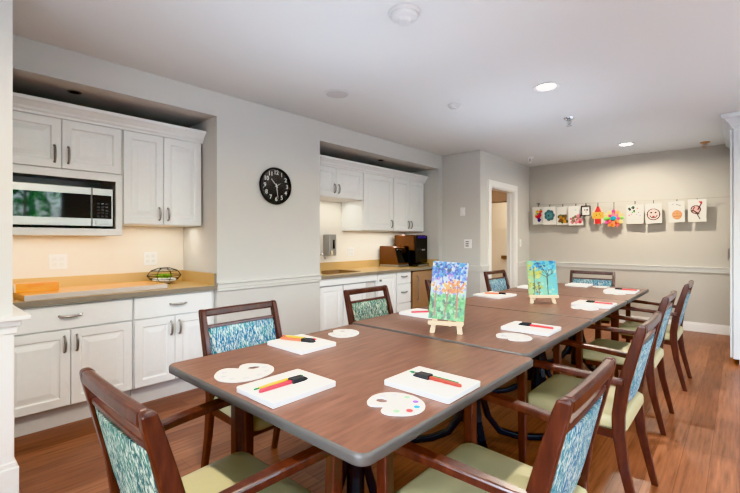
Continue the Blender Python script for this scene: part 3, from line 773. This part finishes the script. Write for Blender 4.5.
# ------------------------------------------------------------------ art supplies on the tables
def canvas_pad(label, x, y, w, d, rz=0):
    o = obj('blank_canvas', slab(new(), rrect(-w/2, w/2, -d/2, d/2, .004, 2), 0, .017, .002), M['canvas'], None, (x, y, TH+.001), smooth=True)
    o.rotation_euler = (0, 0, rz); return tag(o, label, 'canvas', 'blank canvases laid out on the tables')
def foam_brush(label, x, y, rz, m, z=TH+.0182):
    t = thing('foam_brush', label, 'brush', (x, y, z), rz, 'brushes lying on the canvases')
    obj('handle', slab(new(), [(-.115, -.006), (.005, -.008), (.005, .008), (-.115, .006), (-.122, 0)], 0, .010, .003), m, t, smooth=True)
    obj('foam_head', loft(new(), [[(.0, -.016, 0), (.0, .016, 0), (.0, .016, .015), (.0, -.016, .015)], [(.05, -.016, 0), (.05, .016, 0), (.05, .016, .014), (.05, -.016, .014)], [(.066, -.009, 0), (.066, .012, 0), (.066, .012, .004), (.066, -.009, .004)]]), M['foam'], t)
    return t
def paint_brush(label, x, y, rz, m, tip, z=TH+.0182):
    t = thing('paint_brush', label, 'brush', (x, y, z), rz, 'brushes lying on the canvases')
    obj('handle', tube(new(), [(-.11, 0, .004), (-.06, 0, .005), (-.01, 0, .005), (.02, 0, .005)], [.0035, .0045, .005, .0035], 8), m, t, smooth=True)
    obj('handle_tip', tube(new(), [(-.128, 0, .004), (-.11, 0, .004)], [.003, .0036], 8), tip, t, smooth=True)
    obj('ferrule', tube(new(), [(.02, 0, .005), (.045, 0, .005)], .0042, 8), M['chrome'], t, smooth=True)
    obj('bristles', tube(new(), [(.045, 0, .005), (.055, 0, .005), (.068, 0, .004)], [.0042, .005, .001], 8), tip, t, smooth=True)
    return t
def pal_outline(s):
    pts = []
    for k in range(56):
        a = 2*PI*k/56
        x, y = .100*math.cos(a), .086*math.sin(a)
        d = abs((a-math.radians(262)+PI) % (2*PI)-PI)
        f = 1-.46*math.exp(-(d/.19)**2)+.05*math.exp(-((d-.55)/.25)**2)
        pts.append((x*f*s, y*f*s))
    return pts
def palette(label, x, y, rz, s=1., dots=True):
    """kidney palette: thumb hole on local -X, notch on local -Y"""
    t = thing('paint_palette', label, 'palette', (x, y, TH+.001), rz, 'white paint palettes')
    o_ = pal_outline(s); bm = new(); hx, hy, hr = -.050*s, -.020*s, .019*s
    hole = [(hx+hr*1.2*math.cos(2*PI*k/16), hy+hr*math.sin(2*PI*k/16)) for k in range(16)]
    def loop(pts, z):
        v = [bm.verts.new((a, b, z-.002)) for a, b in pts]; return v, [bm.edges.new((v[i], v[(i+1) % len(v)])) for i in range(len(v))]
    vo, eo = loop(o_, .006); vh, eh = loop(hole, .006)
    bmesh.ops.triangle_fill(bm, use_beauty=True, use_dissolve=False, edges=eo+eh)
    r = bmesh.ops.extrude_face_region(bm, geom=bm.faces[:])
    for e in r['geom']:
        if isinstance(e, bmesh.types.BMVert): e.co.z -= .004
    obj('board', bm, M['palw'], t)
    cols = ['greyp', 'greyp', 'greenl', 'purple', 'teal', 'red', 'greenl'] if dots else ['greyp']*7
    for k, c in enumerate(cols):
        a = math.radians(172-k*37); px, py = .074*math.cos(a)*s, .062*math.sin(a)*s
        obj('paint_well', lathe(new(), [(.010*s, .0036), (.0105*s, .0052), (.0075*s, .0048), (.001, .0046)], 14, (px, py, 0)), M[c], t, smooth=True)
    return t
canvas_pad('blank white canvas with yellow and crimson brushes at the corner facing us', -1.132, .853, .206, .256)
foam_brush('crimson-handled foam brush on the canvas beside the yellow brush', -1.128, .865, PI/2-.02, M['pink'])
paint_brush('slim yellow-handled brush lying beside the crimson foam brush', -1.156, .872, PI/2-.03, M['yellow'], M['green'])
canvas_pad('blank white canvas with rust-red foam brush by the closest blue-backed chair', -.788, 1.205, .256, .208)
foam_brush('rust-red foam brush on the canvas by the closest blue-backed chair', -.80, 1.212, PI, M['brownp'])
paint_brush('slim dark green brush beside the rust-red foam brush', -.83, 1.226, PI+.06, M['green'], M['green'])
canvas_pad('blank white canvas with orange brush in front of the chair by the drawer cabinets', -1.55, 1.252, .258, .208)
foam_brush('orange foam brush on the canvas by the drawer cabinets', -1.555, 1.262, .35, M['orange'])
paint_brush('slim yellow brush beside the orange foam brush', -1.58, 1.295, .3, M['yellow'], M['red'])
canvas_pad('blank white canvas partly hidden behind the blue and green easel painting', -1.58, 2.31, .256, .206)
foam_brush('crimson foam brush behind the blue and green easel painting', -1.55, 2.33, .9, M['pink'])
canvas_pad('blank white canvas with a red brush beside the lone palette on the second table', -.868, 2.32, .26, .21)
foam_brush('red foam brush on the canvas beside the second table palette', -.875, 2.335, PI+.02, M['red'])
canvas_pad('blank white canvas with an orange brush on the cabinet side of the third table', -1.63, 3.50, .256, .30, -.12)
foam_brush('orange-red foam brush on the canvas at the cabinet side of the third table', -1.60, 3.52, .3, M['orange'])
canvas_pad('blank white canvas with a red brush in front of the third chair facing the cabinets', -.83, 3.50, .262, .24)
foam_brush('red foam brush on the canvas before the third chair facing the cabinets', -.83, 3.52, PI, M['red'])
canvas_pad('blank white canvas peeking out beside the teal tree painting near the doorway', -1.62, 4.34, .22, .2)
canvas_pad('blank white canvas with a red brush before the last chair facing the cabinets', -.85, 4.60, .262, .24)
foam_brush('red foam brush on the canvas before the last chair facing the cabinets', -.85, 4.62, PI, M['red'])
canvas_pad('blank white canvas in front of the end chair below the drawings', -1.31, 4.90, .22, .24)
palette('white palette beside the canvas with yellow and crimson brushes', -1.385, .850, -1.5, 1.12, False)
palette('white palette with purple, teal and red paint on the corner of the first table', -.779, .995, -.12, .92)
palette('white palette at the far cabinet-side corner of the first table', -1.575, 1.56, -1.0, .92, False)
palette('white palette on the second table by its red brush canvas', -.865, 2.08, -.1, .9, False)
palette('white palette beside the canvas of the third chair facing the cabinets', -.845, 3.30, 0, .92, False)
palette('white palette beside the canvas of the last chair facing the cabinets', -.87, 4.395, 0, .9, False)
palette('white palette in front of the end chair below the drawings', -1.10, 4.92, 1.5, .9, False)

# easels with paintings
def easel(label, x, y, rz, w=.20):
    t = thing('table_easel', label, 'easel', (x, y, TH), rz, 'small wooden table easels')
    # local -Y faces the viewer
    for s in (-1, 1):
        obj('leg', loft(new(), [[(s*a-.013, b-.010, z), (s*a+.013, b-.010, z), (s*a+.013, b+.010, z), (s*a-.013, b+.010, z)] for a, b, z in ((w*.40, -.040, .001), (w*.36, -.022, .05), (w*.12, .052, .27))]), M['maple'], t, bevel=.003)
    obj('leg', loft(new(), [[(-.008, b-.007, z), (.008, b-.007, z), (.008, b+.007, z), (-.008, b+.007, z)] for b, z in ((.14, .001), (.068, .25))]), M['maple'], t, bevel=.002)
    obj('ledge', B(-w*.5, w*.5, -.062, -.022, .048, .062), M['maple'], t, bevel=.003)
    obj('lip', B(-w*.5, w*.5, -.068, -.058, .048, .068), M['maple'], t, bevel=.002)
    obj('head_block', B(-.035, .035, .044, .062, .24, .28), M['maple'], t, bevel=.003)
    return t
rr = random.Random(3)
def blobs(n, cols, xr, yr, rmin, rmax):
    return [(rr.uniform(*xr), rr.uniform(*yr), rr.uniform(rmin, rmax), rr.choice(cols)) for _ in range(n)]
def paint_fn(bg, bl, aspect=1.3, strokes=()):
    def f(u, v):
        c = bg(u, v)
        for x, y, r, k in bl:
            if (u-x)**2+((v-y)*aspect)**2 < r*r: c = k
        for s in strokes:
            (x0, y0), (x1, y1), w, k = s
            dx, dy = x1-x0, (y1-y0)*aspect; L2 = dx*dx+dy*dy or 1e-9
            tt = max(0, min(1, ((u-x0)*dx+((v-y0)*aspect)*dy)/L2)); d = math.hypot(u-x0-tt*dx, (v-y0)*aspect-tt*dy)
            if d < w: c = k
        return c
    return f
def mix(a, b, t): return tuple(a[i]*(1-t)+b[i]*t for i in range(3))
bl1 = blobs(120, [(150, 178, 210), (190, 202, 215), (110, 150, 200), (205, 200, 165), (120, 120, 180)], (0, 1), (.4, 1), .02, .05) \
    + blobs(150, [(28, 74, 160), (44, 108, 186), (22, 52, 128), (84, 140, 196), (52, 130, 170)], (0, .95), (.72, 1), .02, .045) \
    + blobs(50, [(90, 70, 150), (150, 110, 175), (60, 80, 160), (215, 215, 235)], (.1, 1), (.6, .82), .015, .04) \
    + blobs(70, [(220, 160, 34), (205, 120, 34), (225, 180, 70), (180, 96, 50)], (.35, .95), (.48, .68), .015, .045) \
    + blobs(26, [(200, 170, 60), (190, 120, 70)], (.02, .4), (.46, .64), .012, .03) \
    + blobs(40, [(58, 44, 104), (30, 40, 92), (20, 60, 60)], (0, 1), (.55, .97), .012, .026) \
    + blobs(240, [(30, 112, 38), (20, 70, 30), (60, 140, 50), (24, 88, 36), (96, 160, 78), (140, 180, 130), (62, 140, 90)], (0, 1), (0, .42), .02, .05)
st1 = [((.16, .06), (.15, .56), .022, (140, 84, 60)), ((.45, .03), (.5, .52), .02, (128, 78, 56)), ((.5, .42), (.62, .56), .012, (150, 90, 60)), ((.78, .05), (.76, .6), .024, (146, 78, 44)), ((.76, .45), (.9, .6), .012, (150, 90, 50)), ((.48, .4), (.36, .55), .012, (150, 90, 60))]
f1 = paint_fn(lambda u, v: mix((96, 160, 86), (176, 192, 204), min(1, max(0, (v-.3)*4))), bl1, 1.35, st1)
bl2 = blobs(50, [(122, 184, 168), (146, 192, 172), (96, 176, 182)], (.2, 1), (0, .8), .03, .07) + blobs(45, [(176, 180, 66), (160, 170, 76), (186, 188, 104), (130, 170, 120)], (0, .45), (.15, .85), .03, .07) \
    + blobs(50, [(48, 140, 185), (32, 108, 165), (90, 172, 200), (24, 82, 128)], (.1, 1), (.72, 1), .02, .06) + blobs(26, [(60, 120, 130), (40, 90, 110), (110, 140, 90)], (.4, .95), (.55, .8), .012, .035) \
    + blobs(26, [(120, 110, 50), (90, 100, 60)], (.05, .4), (.02, .4), .012, .035)
st2 = [((.66, .03), (.67, .62), .016, (58, 60, 40)), ((.67, .5), (.42, .64), .01, (90, 84, 46)), ((.67, .52), (.9, .66), .01, (90, 84, 46)), ((.2, .06), (.23, .78), .018, (86, 92, 46)), ((.36, .02), (.36, .38), .014, (110, 92, 50)), ((.67, .58), (.55, .74), .01, (60, 70, 60)), ((.67, .6), (.8, .76), .01, (60, 70, 60))]
f2 = paint_fn(lambda u, v: mix((165, 188, 112), (92, 172, 182), min(1, max(0, u*.9+v*.3))), bl2, 1.25, st2)
for x, y, rz, w, h, roll, fn, l1, l2 in ((-1.19, 1.965, math.radians(24), .188, .312, math.radians(7), f1, 'small pine easel holding the blue and green tree painting', 'small canvas painting of trees with blue tops over bright green grass'),
                                      (-1.182, 3.375, math.radians(41), .228, .272, 0, f2, 'small pine easel holding the teal tree painting', 'small canvas painting of dark trees on a teal and yellow sky')):
    easel(l1, x, y, rz, w*.98)
    o = painted('tree_painting', w, h, .014, fn, M['oil'], nx=72, ny=96, dim=.72)
    o.location = Vector((x, y, TH+.069+abs(math.sin(roll*.5))*w/2))+Matrix.Rotation(rz, 3, 'Z') @ Vector((0, -.053, 0))
    o.rotation_euler = (Matrix.Rotation(rz, 3, 'Z') @ Matrix.Rotation(-math.radians(12), 3, 'X') @ Matrix.Rotation(roll*.5, 3, 'Y')).to_euler()
    tag(o, l2, 'painting')

# ------------------------------------------------------------------ string of drawings on the back wall
YA = YB-.095
W_ = (238, 236, 228)
def white(u, v): return W_
def ringcol(cx, cy, r, w, k): return ('ring', cx, cy, r, w, k)
def art_fn(bl=(), st=(), rings=(), bg=white, asp=1.4):
    base_ = paint_fn(bg, bl, asp, st)
    def f(u, v):
        c = base_(u, v)
        for cx, cy, r, w, k in rings:
            if abs(math.hypot(u-cx, (v-cy)*asp)-r) < w: c = k
        return c
    return f
RED, BLK, BRN, ORG = (200, 50, 50), (40, 36, 36), (140, 72, 42), (224, 150, 84)
A = []
A.append(('hanging_drawing', 'paper with red, blue and yellow splashes, first on the string by the doorway corner', -2.545, .20, .31, 1.503, art_fn(blobs(26, [(230, 200, 60), (70, 160, 190), (220, 90, 70)], (.3, .85), (.45, .8), .06, .13)+blobs(6, [(200, 40, 60)], (.45, .75), (.4, .6), .1, .16)+blobs(5, [(50, 40, 130)], (.5, .7), (.22, .34), .08, .14))))
A.append(('hanging_drawing', 'paper with a large teal flower blot, second on the string', -2.355, .215, .31, 1.495, art_fn([(.5+.25*math.cos(k*.9), .52+.2*math.sin(k*.9), .17, (70, 110, 120)) for k in range(8)]+[(.5, .52, .24, (88, 140, 145))]+blobs(8, [(50, 70, 90), (110, 150, 140)], (.3, .7), (.35, .7), .03, .07))))
A.append(('hanging_drawing', 'paper with brown and green blot, third on the string', -2.155, .20, .31, 1.487, art_fn(blobs(26, [(120, 80, 40), (70, 90, 60), (190, 130, 50)], (.2, .9), (.15, .5), .08, .16)+blobs(6, [(210, 150, 50)], (.5, .8), (.12, .35), .06, .1))))
A.append(('hanging_drawing', 'paper with pink and red flower, fourth on the string', -1.955, .225, .32, 1.475, art_fn(blobs(24, [(210, 80, 110), (230, 140, 150), (120, 120, 90), (190, 60, 70)], (.15, .9), (.15, .5), .07, .13)+[(.5, .8, .08, (205, 220, 215))])))
A.append(('framed_picture', 'small dark framed sketch hanging between the pink flower and the red house', -1.80, .145, .165, 1.622, None))
A.append(('hanging_drawing', 'cut-out red and yellow house drawing on the string', -1.642, .165, .28, 1.492, 'house'))
A.append(('hanging_flower_craft', 'round bright tissue flower craft hanging on the string', -1.425, .27, .28, 1.425, 'flower'))
A.append(('hanging_drawing', 'paper with a green leaf and scattered dots', -1.155, .228, .29, 1.48, art_fn(blobs(12, [(70, 130, 70), (110, 165, 90), (60, 60, 60)], (.1, .5), (.55, .9), .05, .11)+[(x, y, .04, k) for x, y, k in ((.65, .8, RED), (.72, .58, BLK), (.8, .42, (120, 60, 140)), (.15, .45, RED), (.3, .5, (220, 120, 160)), (.6, .5, (120, 60, 140)))], asp=1.27)))
A.append(('hanging_drawing', 'paper with a round smiling face', -.928, .205, .295, 1.478, art_fn([(.5, .46, .36, (246, 230, 218)), (.36, .55, .075, (70, 36, 30)), (.64, .55, .075, (70, 36, 30)), (.5, .33, .09, (190, 50, 50))], [((.27, .40), (.38, .30), .04, (60, 34, 30)), ((.38, .30), (.62, .30), .04, (60, 34, 30)), ((.62, .30), (.73, .40), .04, (60, 34, 30))], [(.5, .46, .39, .04, (84, 46, 40))], asp=1.4)))
A.append(('hanging_drawing', 'paper with an orange round figure under a dark squiggle', -.66, .19, .30, 1.487, art_fn([(.52, .36, .28, (232, 178, 120))], [((.2, .85), (.35, .9), .025, (120, 120, 120)), ((.5, .86), (.75, .8), .03, (110, 110, 110)), ((.25, .42), (.8, .42), .03, ORG), ((.3, .3), (.76, .3), .03, BRN), ((.5, .2), (.55, .55), .025, ORG)], [(.52, .36, .28, .03, ORG)])))
A.append(('hanging_drawing', 'paper with a dark red long-necked figure, last on the string', -.44, .208, .315, 1.487, art_fn([(.45, .55, .24, (230, 190, 180)), (.72, .86, .08, RED)], [((.55, .55), (.75, .85), .04, (110, 40, 40)), ((.75, .85), (.62, .9), .03, RED), ((.3, .5), (.6, .35), .04, BLK), ((.5, .35), (.65, .12), .03, BLK), ((.2, .45), (.35, .65), .03, (110, 40, 40))], [(.42, .55, .26, .035, (90, 40, 40))], asp=1.5)))
houseb = lambda u, v: RED if (v > .68 and abs(u-.5) < .1+.55*(1-v)*1.2) else ((238, 190, 50) if .3 < v <= .68 else RED if (v <= .3 and abs(u-.5) < .3) else (250, 230, 200))
hdots = [(.35, .5, .07, BLK), (.62, .55, .06, (60, 90, 60)), (.75, .45, .06, BLK), (.2, .42, .05, (230, 140, 40))]
STR = lambda x: 1.835-.028*(x+2.53)/2.4+ (0)
for ai, (nm, lab, x, w, h, z, fn) in enumerate(A):
    x, w, h, z = x+.012, w*.93, h*.95, z+h*.03
    t = thing(nm, lab, 'picture' if nm == 'framed_picture' else 'craft' if nm == 'hanging_flower_craft' else 'drawing', (x, YA-(.012 if ai < 4 and ai % 2 else .045 if ai == 4 else 0), z), group='children\'s artwork on the string' if nm == 'hanging_drawing' else None)
    if nm == 'framed_picture':
        bm = new()
        for a in ((-w/2, w/2, -.014, .01, 0, .014), (-w/2, w/2, -.014, .01, h-.014, h), (-w/2, -w/2+.014, -.014, .01, .014, h-.014), (w/2-.014, w/2, -.014, .01, .014, h-.014)): box(bm, *a)
        obj('frame', bm, mat('dark_frame', (52, 30, 24), .4), t)
        o = painted('sketch', w-.026, h-.026, .004, art_fn([(.35, .6, .1, BLK), (.66, .6, .13, (60, 60, 70)), (.55, .35, .07, RED)], asp=1.1), M['paint'], t, 30, 30); o.location = (0, 0, .013)
    elif fn == 'house':
        painted('cut_paper', w, h, .003, paint_fn(houseb, hdots, 1.7), M['paint'], t, 36, 60, outline=lambda u, v: (v > .68 and abs(u-.5) < .12+.38*(1-v)/.32) or (.3 <= v <= .68) or (v < .3 and abs(u-.5) < .36))
    elif fn == 'flower':
        cols = [(230, 90, 90), (240, 200, 80), (120, 180, 80), (240, 140, 160), (245, 225, 130), (200, 70, 140), (240, 150, 60)]
        bm = new(); mats = [mat('tissue_%d' % k, c, .8) for k, c in enumerate(cols)]
        for ringr, n, pr in ((.085, 12, .05), (.05, 8, .04)):
            for k in range(n):
                a = 2*PI*k/n+rr.uniform(-.1, .1); c0 = Vector((math.cos(a)*ringr, -.012-.02*(ringr < .06), .14+math.sin(a)*ringr)); mi = rr.randrange(7)
                nf = len(bm.faces); d = Vector((math.cos(a), -.25, math.sin(a))); d.normalize()
                s = Vector((-math.sin(a), 0, math.cos(a)))
                lathe_r = [(.3, -pr*.8), (.8, -pr*.2), (1., pr*.4), (.5, pr*.95)]
                loft(bm, [[c0+d*q+(s*math.cos(2*PI*j/6)*pr*.55+Vector((0, 1, 0))*math.sin(2*PI*j/6)*.008)*p for j in range(6)] for p, q in lathe_r])
                bm.faces.ensure_lookup_table()
                for f in bm.faces[nf:]: f.material_index = mi
        o = obj('petals', bm, mats, t, smooth=True); o['kind'] = 'stuff'
        obj('flower_center', lathe(new(), [(.035, 0), (.04, -.03), (.03, -.05), (.005, -.055)], 14, (0, 0, .14), 'y'), M['teal'], t, smooth=True)
    else:
        o = painted('paper', w, h, .002, fn, M['paint'], t, 40, 56)
        o.rotation_euler = (.03+.05*(ai % 2), rr.uniform(-.03, .03), (-.10, .09, -.07, .08)[ai] if ai < 4 else rr.uniform(-.06, .06))
    zc = STR(x)-z
    c = obj('clip', B(-.004, .004, -.006, .006, h-.014, max(h+.012, zc)), M['blackm'], t)
bm = tube(new(), [(-2.555, YA+.004, 1.862)]+[(xx, YA+.004, STR(xx)) for xx in (-2.3, -1.6, -.9, -.3)]+[(-.075, YA+.004, 1.81)], .0025, 6)
tag(obj('hanging_string', bm, mat('string_grey', (150, 145, 138), .8), None), 'thin string across the back wall carrying the drawings', 'string')
t = thing('wall_hook', 'small dark hook at the doorway end of the string', 'hook', (-2.555, YB, 1.865))
obj('base', lathe(new(), [(.014, 0), (.014, -.006), (.004, -.008)], 14, axis='y'), M['blackm'], t, smooth=True); obj('peg', tube(new(), [(0, -.006, 0), (0, -.092, 0), (0, -.096, .012)], .004, 8), M['blackm'], t, smooth=True)

# ------------------------------------------------------------------ outside the windows
g = new(); box(g, XR+.15, 18, -12, 14, -.35, -.3); box(g, -8, XR+.15, -12, YF-.15, -.35, -.3); o = struct('ground', g, M['ground_bounce'])
def tree(label, x, y, h, r, seed):
    q = random.Random(seed); t = thing('garden_tree', label, 'tree', (x, y, -.3), group='garden trees outside the windows')
    obj('trunk', tube(new(), [(0, 0, 0), (.03, .02, h*.4), (0, 0, h*.7)], [.12, .09, .05], 10), M['bark'], t, smooth=True)
    bm = new()
    for k in range(270):
        a, b = q.uniform(0, 2*PI), q.uniform(-1, 1); rad = r*q.uniform(.55, 1)
        c = Vector((math.cos(a)*math.sqrt(1-b*b)*rad, math.sin(a)*math.sqrt(1-b*b)*rad, h*.7+b*rad*.8)); s = q.uniform(.08, .2)
        n1 = Vector((q.uniform(-1, 1), q.uniform(-1, 1), q.uniform(-1, 1))).normalized(); n2 = n1.orthogonal().normalized()
        vs = [bm.verts.new(c+n1*s), bm.verts.new(c+n2*s*.5), bm.verts.new(c-n1*s), bm.verts.new(c-n2*s*.5)]; bm.faces.new(vs)
    obj('foliage', bm, M['leaf'], t)
tree('leafy garden tree outside the window nearer the table end', 6.6, 1.5, 3.4, 1.3, 1)
tree('leafy garden tree outside the middle of the windows', 10.2, 3.6, 3.8, 1.5, 2)
tree('leafy garden tree outside the far window', 6.8, 6.6, 3.2, 1.3, 3)

TINT = 7
SKY, SUN, DOWN, UC, UP = 3.8, 6.0, 46, 3.1, 14.5
# ------------------------------------------------------------------ light
w = bpy.data.worlds.new('World'); scn.world = w; w.use_nodes = True; nt = w.node_tree
sky = nt.nodes.new('ShaderNodeTexSky'); sky.sky_type = 'NISHITA'; sky.sun_disc = False; sky.sun_elevation = math.radians(48); sky.sun_rotation = math.radians(200); sky.air_density = 1.2; sky.dust_density = 3
hs = nt.nodes.new('ShaderNodeHueSaturation'); hs.inputs['Saturation'].default_value = .45
bg = nt.nodes['Background']; bg.inputs['Strength'].default_value = SKY
nt.links.new(sky.outputs[0], hs.inputs['Color']); nt.links.new(hs.outputs[0], bg.inputs['Color'])
def area(name, loc, rot, sx, sy, power, col, shape='RECTANGLE', spread=180):
    l = bpy.data.lights.new(name, 'AREA'); l.shape = shape; l.size = sx; l.size_y = sy; l.energy = power; l.color = [x for x in lin(col)]; l.spread = math.radians(spread)
    o = bpy.data.objects.new(name, l); COL.objects.link(o); o.location = loc; o.rotation_euler = rot; return o
sl = bpy.data.lights.new('sun', 'SUN'); sl.energy = SUN; sl.angle = math.radians(.6); sl.color = (1, .96, .9); so = bpy.data.objects.new('sun', sl); COL.objects.link(so)
so.rotation_euler = Vector((.55, .3, -.8)).to_track_quat('-Z', 'Y').to_euler()
for k, (a, b) in enumerate(WN):
    o = area('window_portal', (XR+.1, (a+b)/2, (Z0+Z1)/2), (0, PI/2, 0), Z1-Z0, b-a, 1, (255, 255, 255)); o.data.cycles.is_portal = True
o = area('window_portal', ((WF[0]+WF[1])/2, YF-.1, (Z0+Z1)/2), (PI/2, 0, 0), WF[1]-WF[0], Z1-Z0, 1, (255, 255, 255)); o.data.cycles.is_portal = True
for x, y, l in LIGHTS:
    area('downlight_lamp', (x, y, CH-.012), (0, 0, 0), .11, .11, DOWN*(.95 if y > 6 else 1), (255, 234, 204), 'DISK', 168)
for a, b, z, x in ((.3, 1.1, 1.275, -3.8), (1.2, 1.72, 1.365, -3.78), (3.0, 3.8, 1.745, -3.8), (3.95, 5.2, 1.365, -3.78)):
    area('cabinet_strip_lamp', (x, (a+b)/2, z), (0, 0, 0), .05, b-a, UC*(b-a), (255, 240, 218))
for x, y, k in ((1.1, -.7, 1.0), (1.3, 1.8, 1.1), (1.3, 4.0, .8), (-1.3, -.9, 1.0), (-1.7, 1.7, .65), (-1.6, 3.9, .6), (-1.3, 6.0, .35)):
    area('added_ceiling_fill', (x, y, 1.6), (PI, 0, 0), 1.6, 1.6, UP*k, (232, 242, 255))  # unseen uplights added to brighten the ceiling, without fixtures
area('hall_lamp', (-3.6, 6.6, 2.44), (0, 0, 0), .4, .4, 24, (255, 242, 222)); area('hall_lamp', (-3.4, 8.3, 2.44), (0, 0, 0), .4, .4, 18, (255, 242, 222))

# ------------------------------------------------------------------ camera
cam = bpy.data.cameras.new('camera'); co = bpy.data.objects.new('camera', cam); COL.objects.link(co)
co.location = (0, 0, 1.25); co.rotation_euler = (PI/2, 0, math.radians(41.7)); cam.sensor_width = 36; cam.lens = 415/740*36; cam.shift_y = -6.5/740; cam.clip_start = .02
scn.camera = co
scn.view_settings.view_transform = 'Khronos PBR Neutral'; scn.view_settings.look = 'None'; scn.view_settings.exposure = .02; scn.view_settings.gamma = 1
scn.view_settings.use_white_balance = True; scn.view_settings.white_balance_temperature = 5700; scn.view_settings.white_balance_tint = TINT
scn.cycles.max_bounces = 10; scn.cycles.diffuse_bounces = 6; scn.cycles.sample_clamp_indirect = 6; scn.cycles.caustics_reflective = False; scn.cycles.caustics_refractive = False
scn.cycles.use_denoising = True
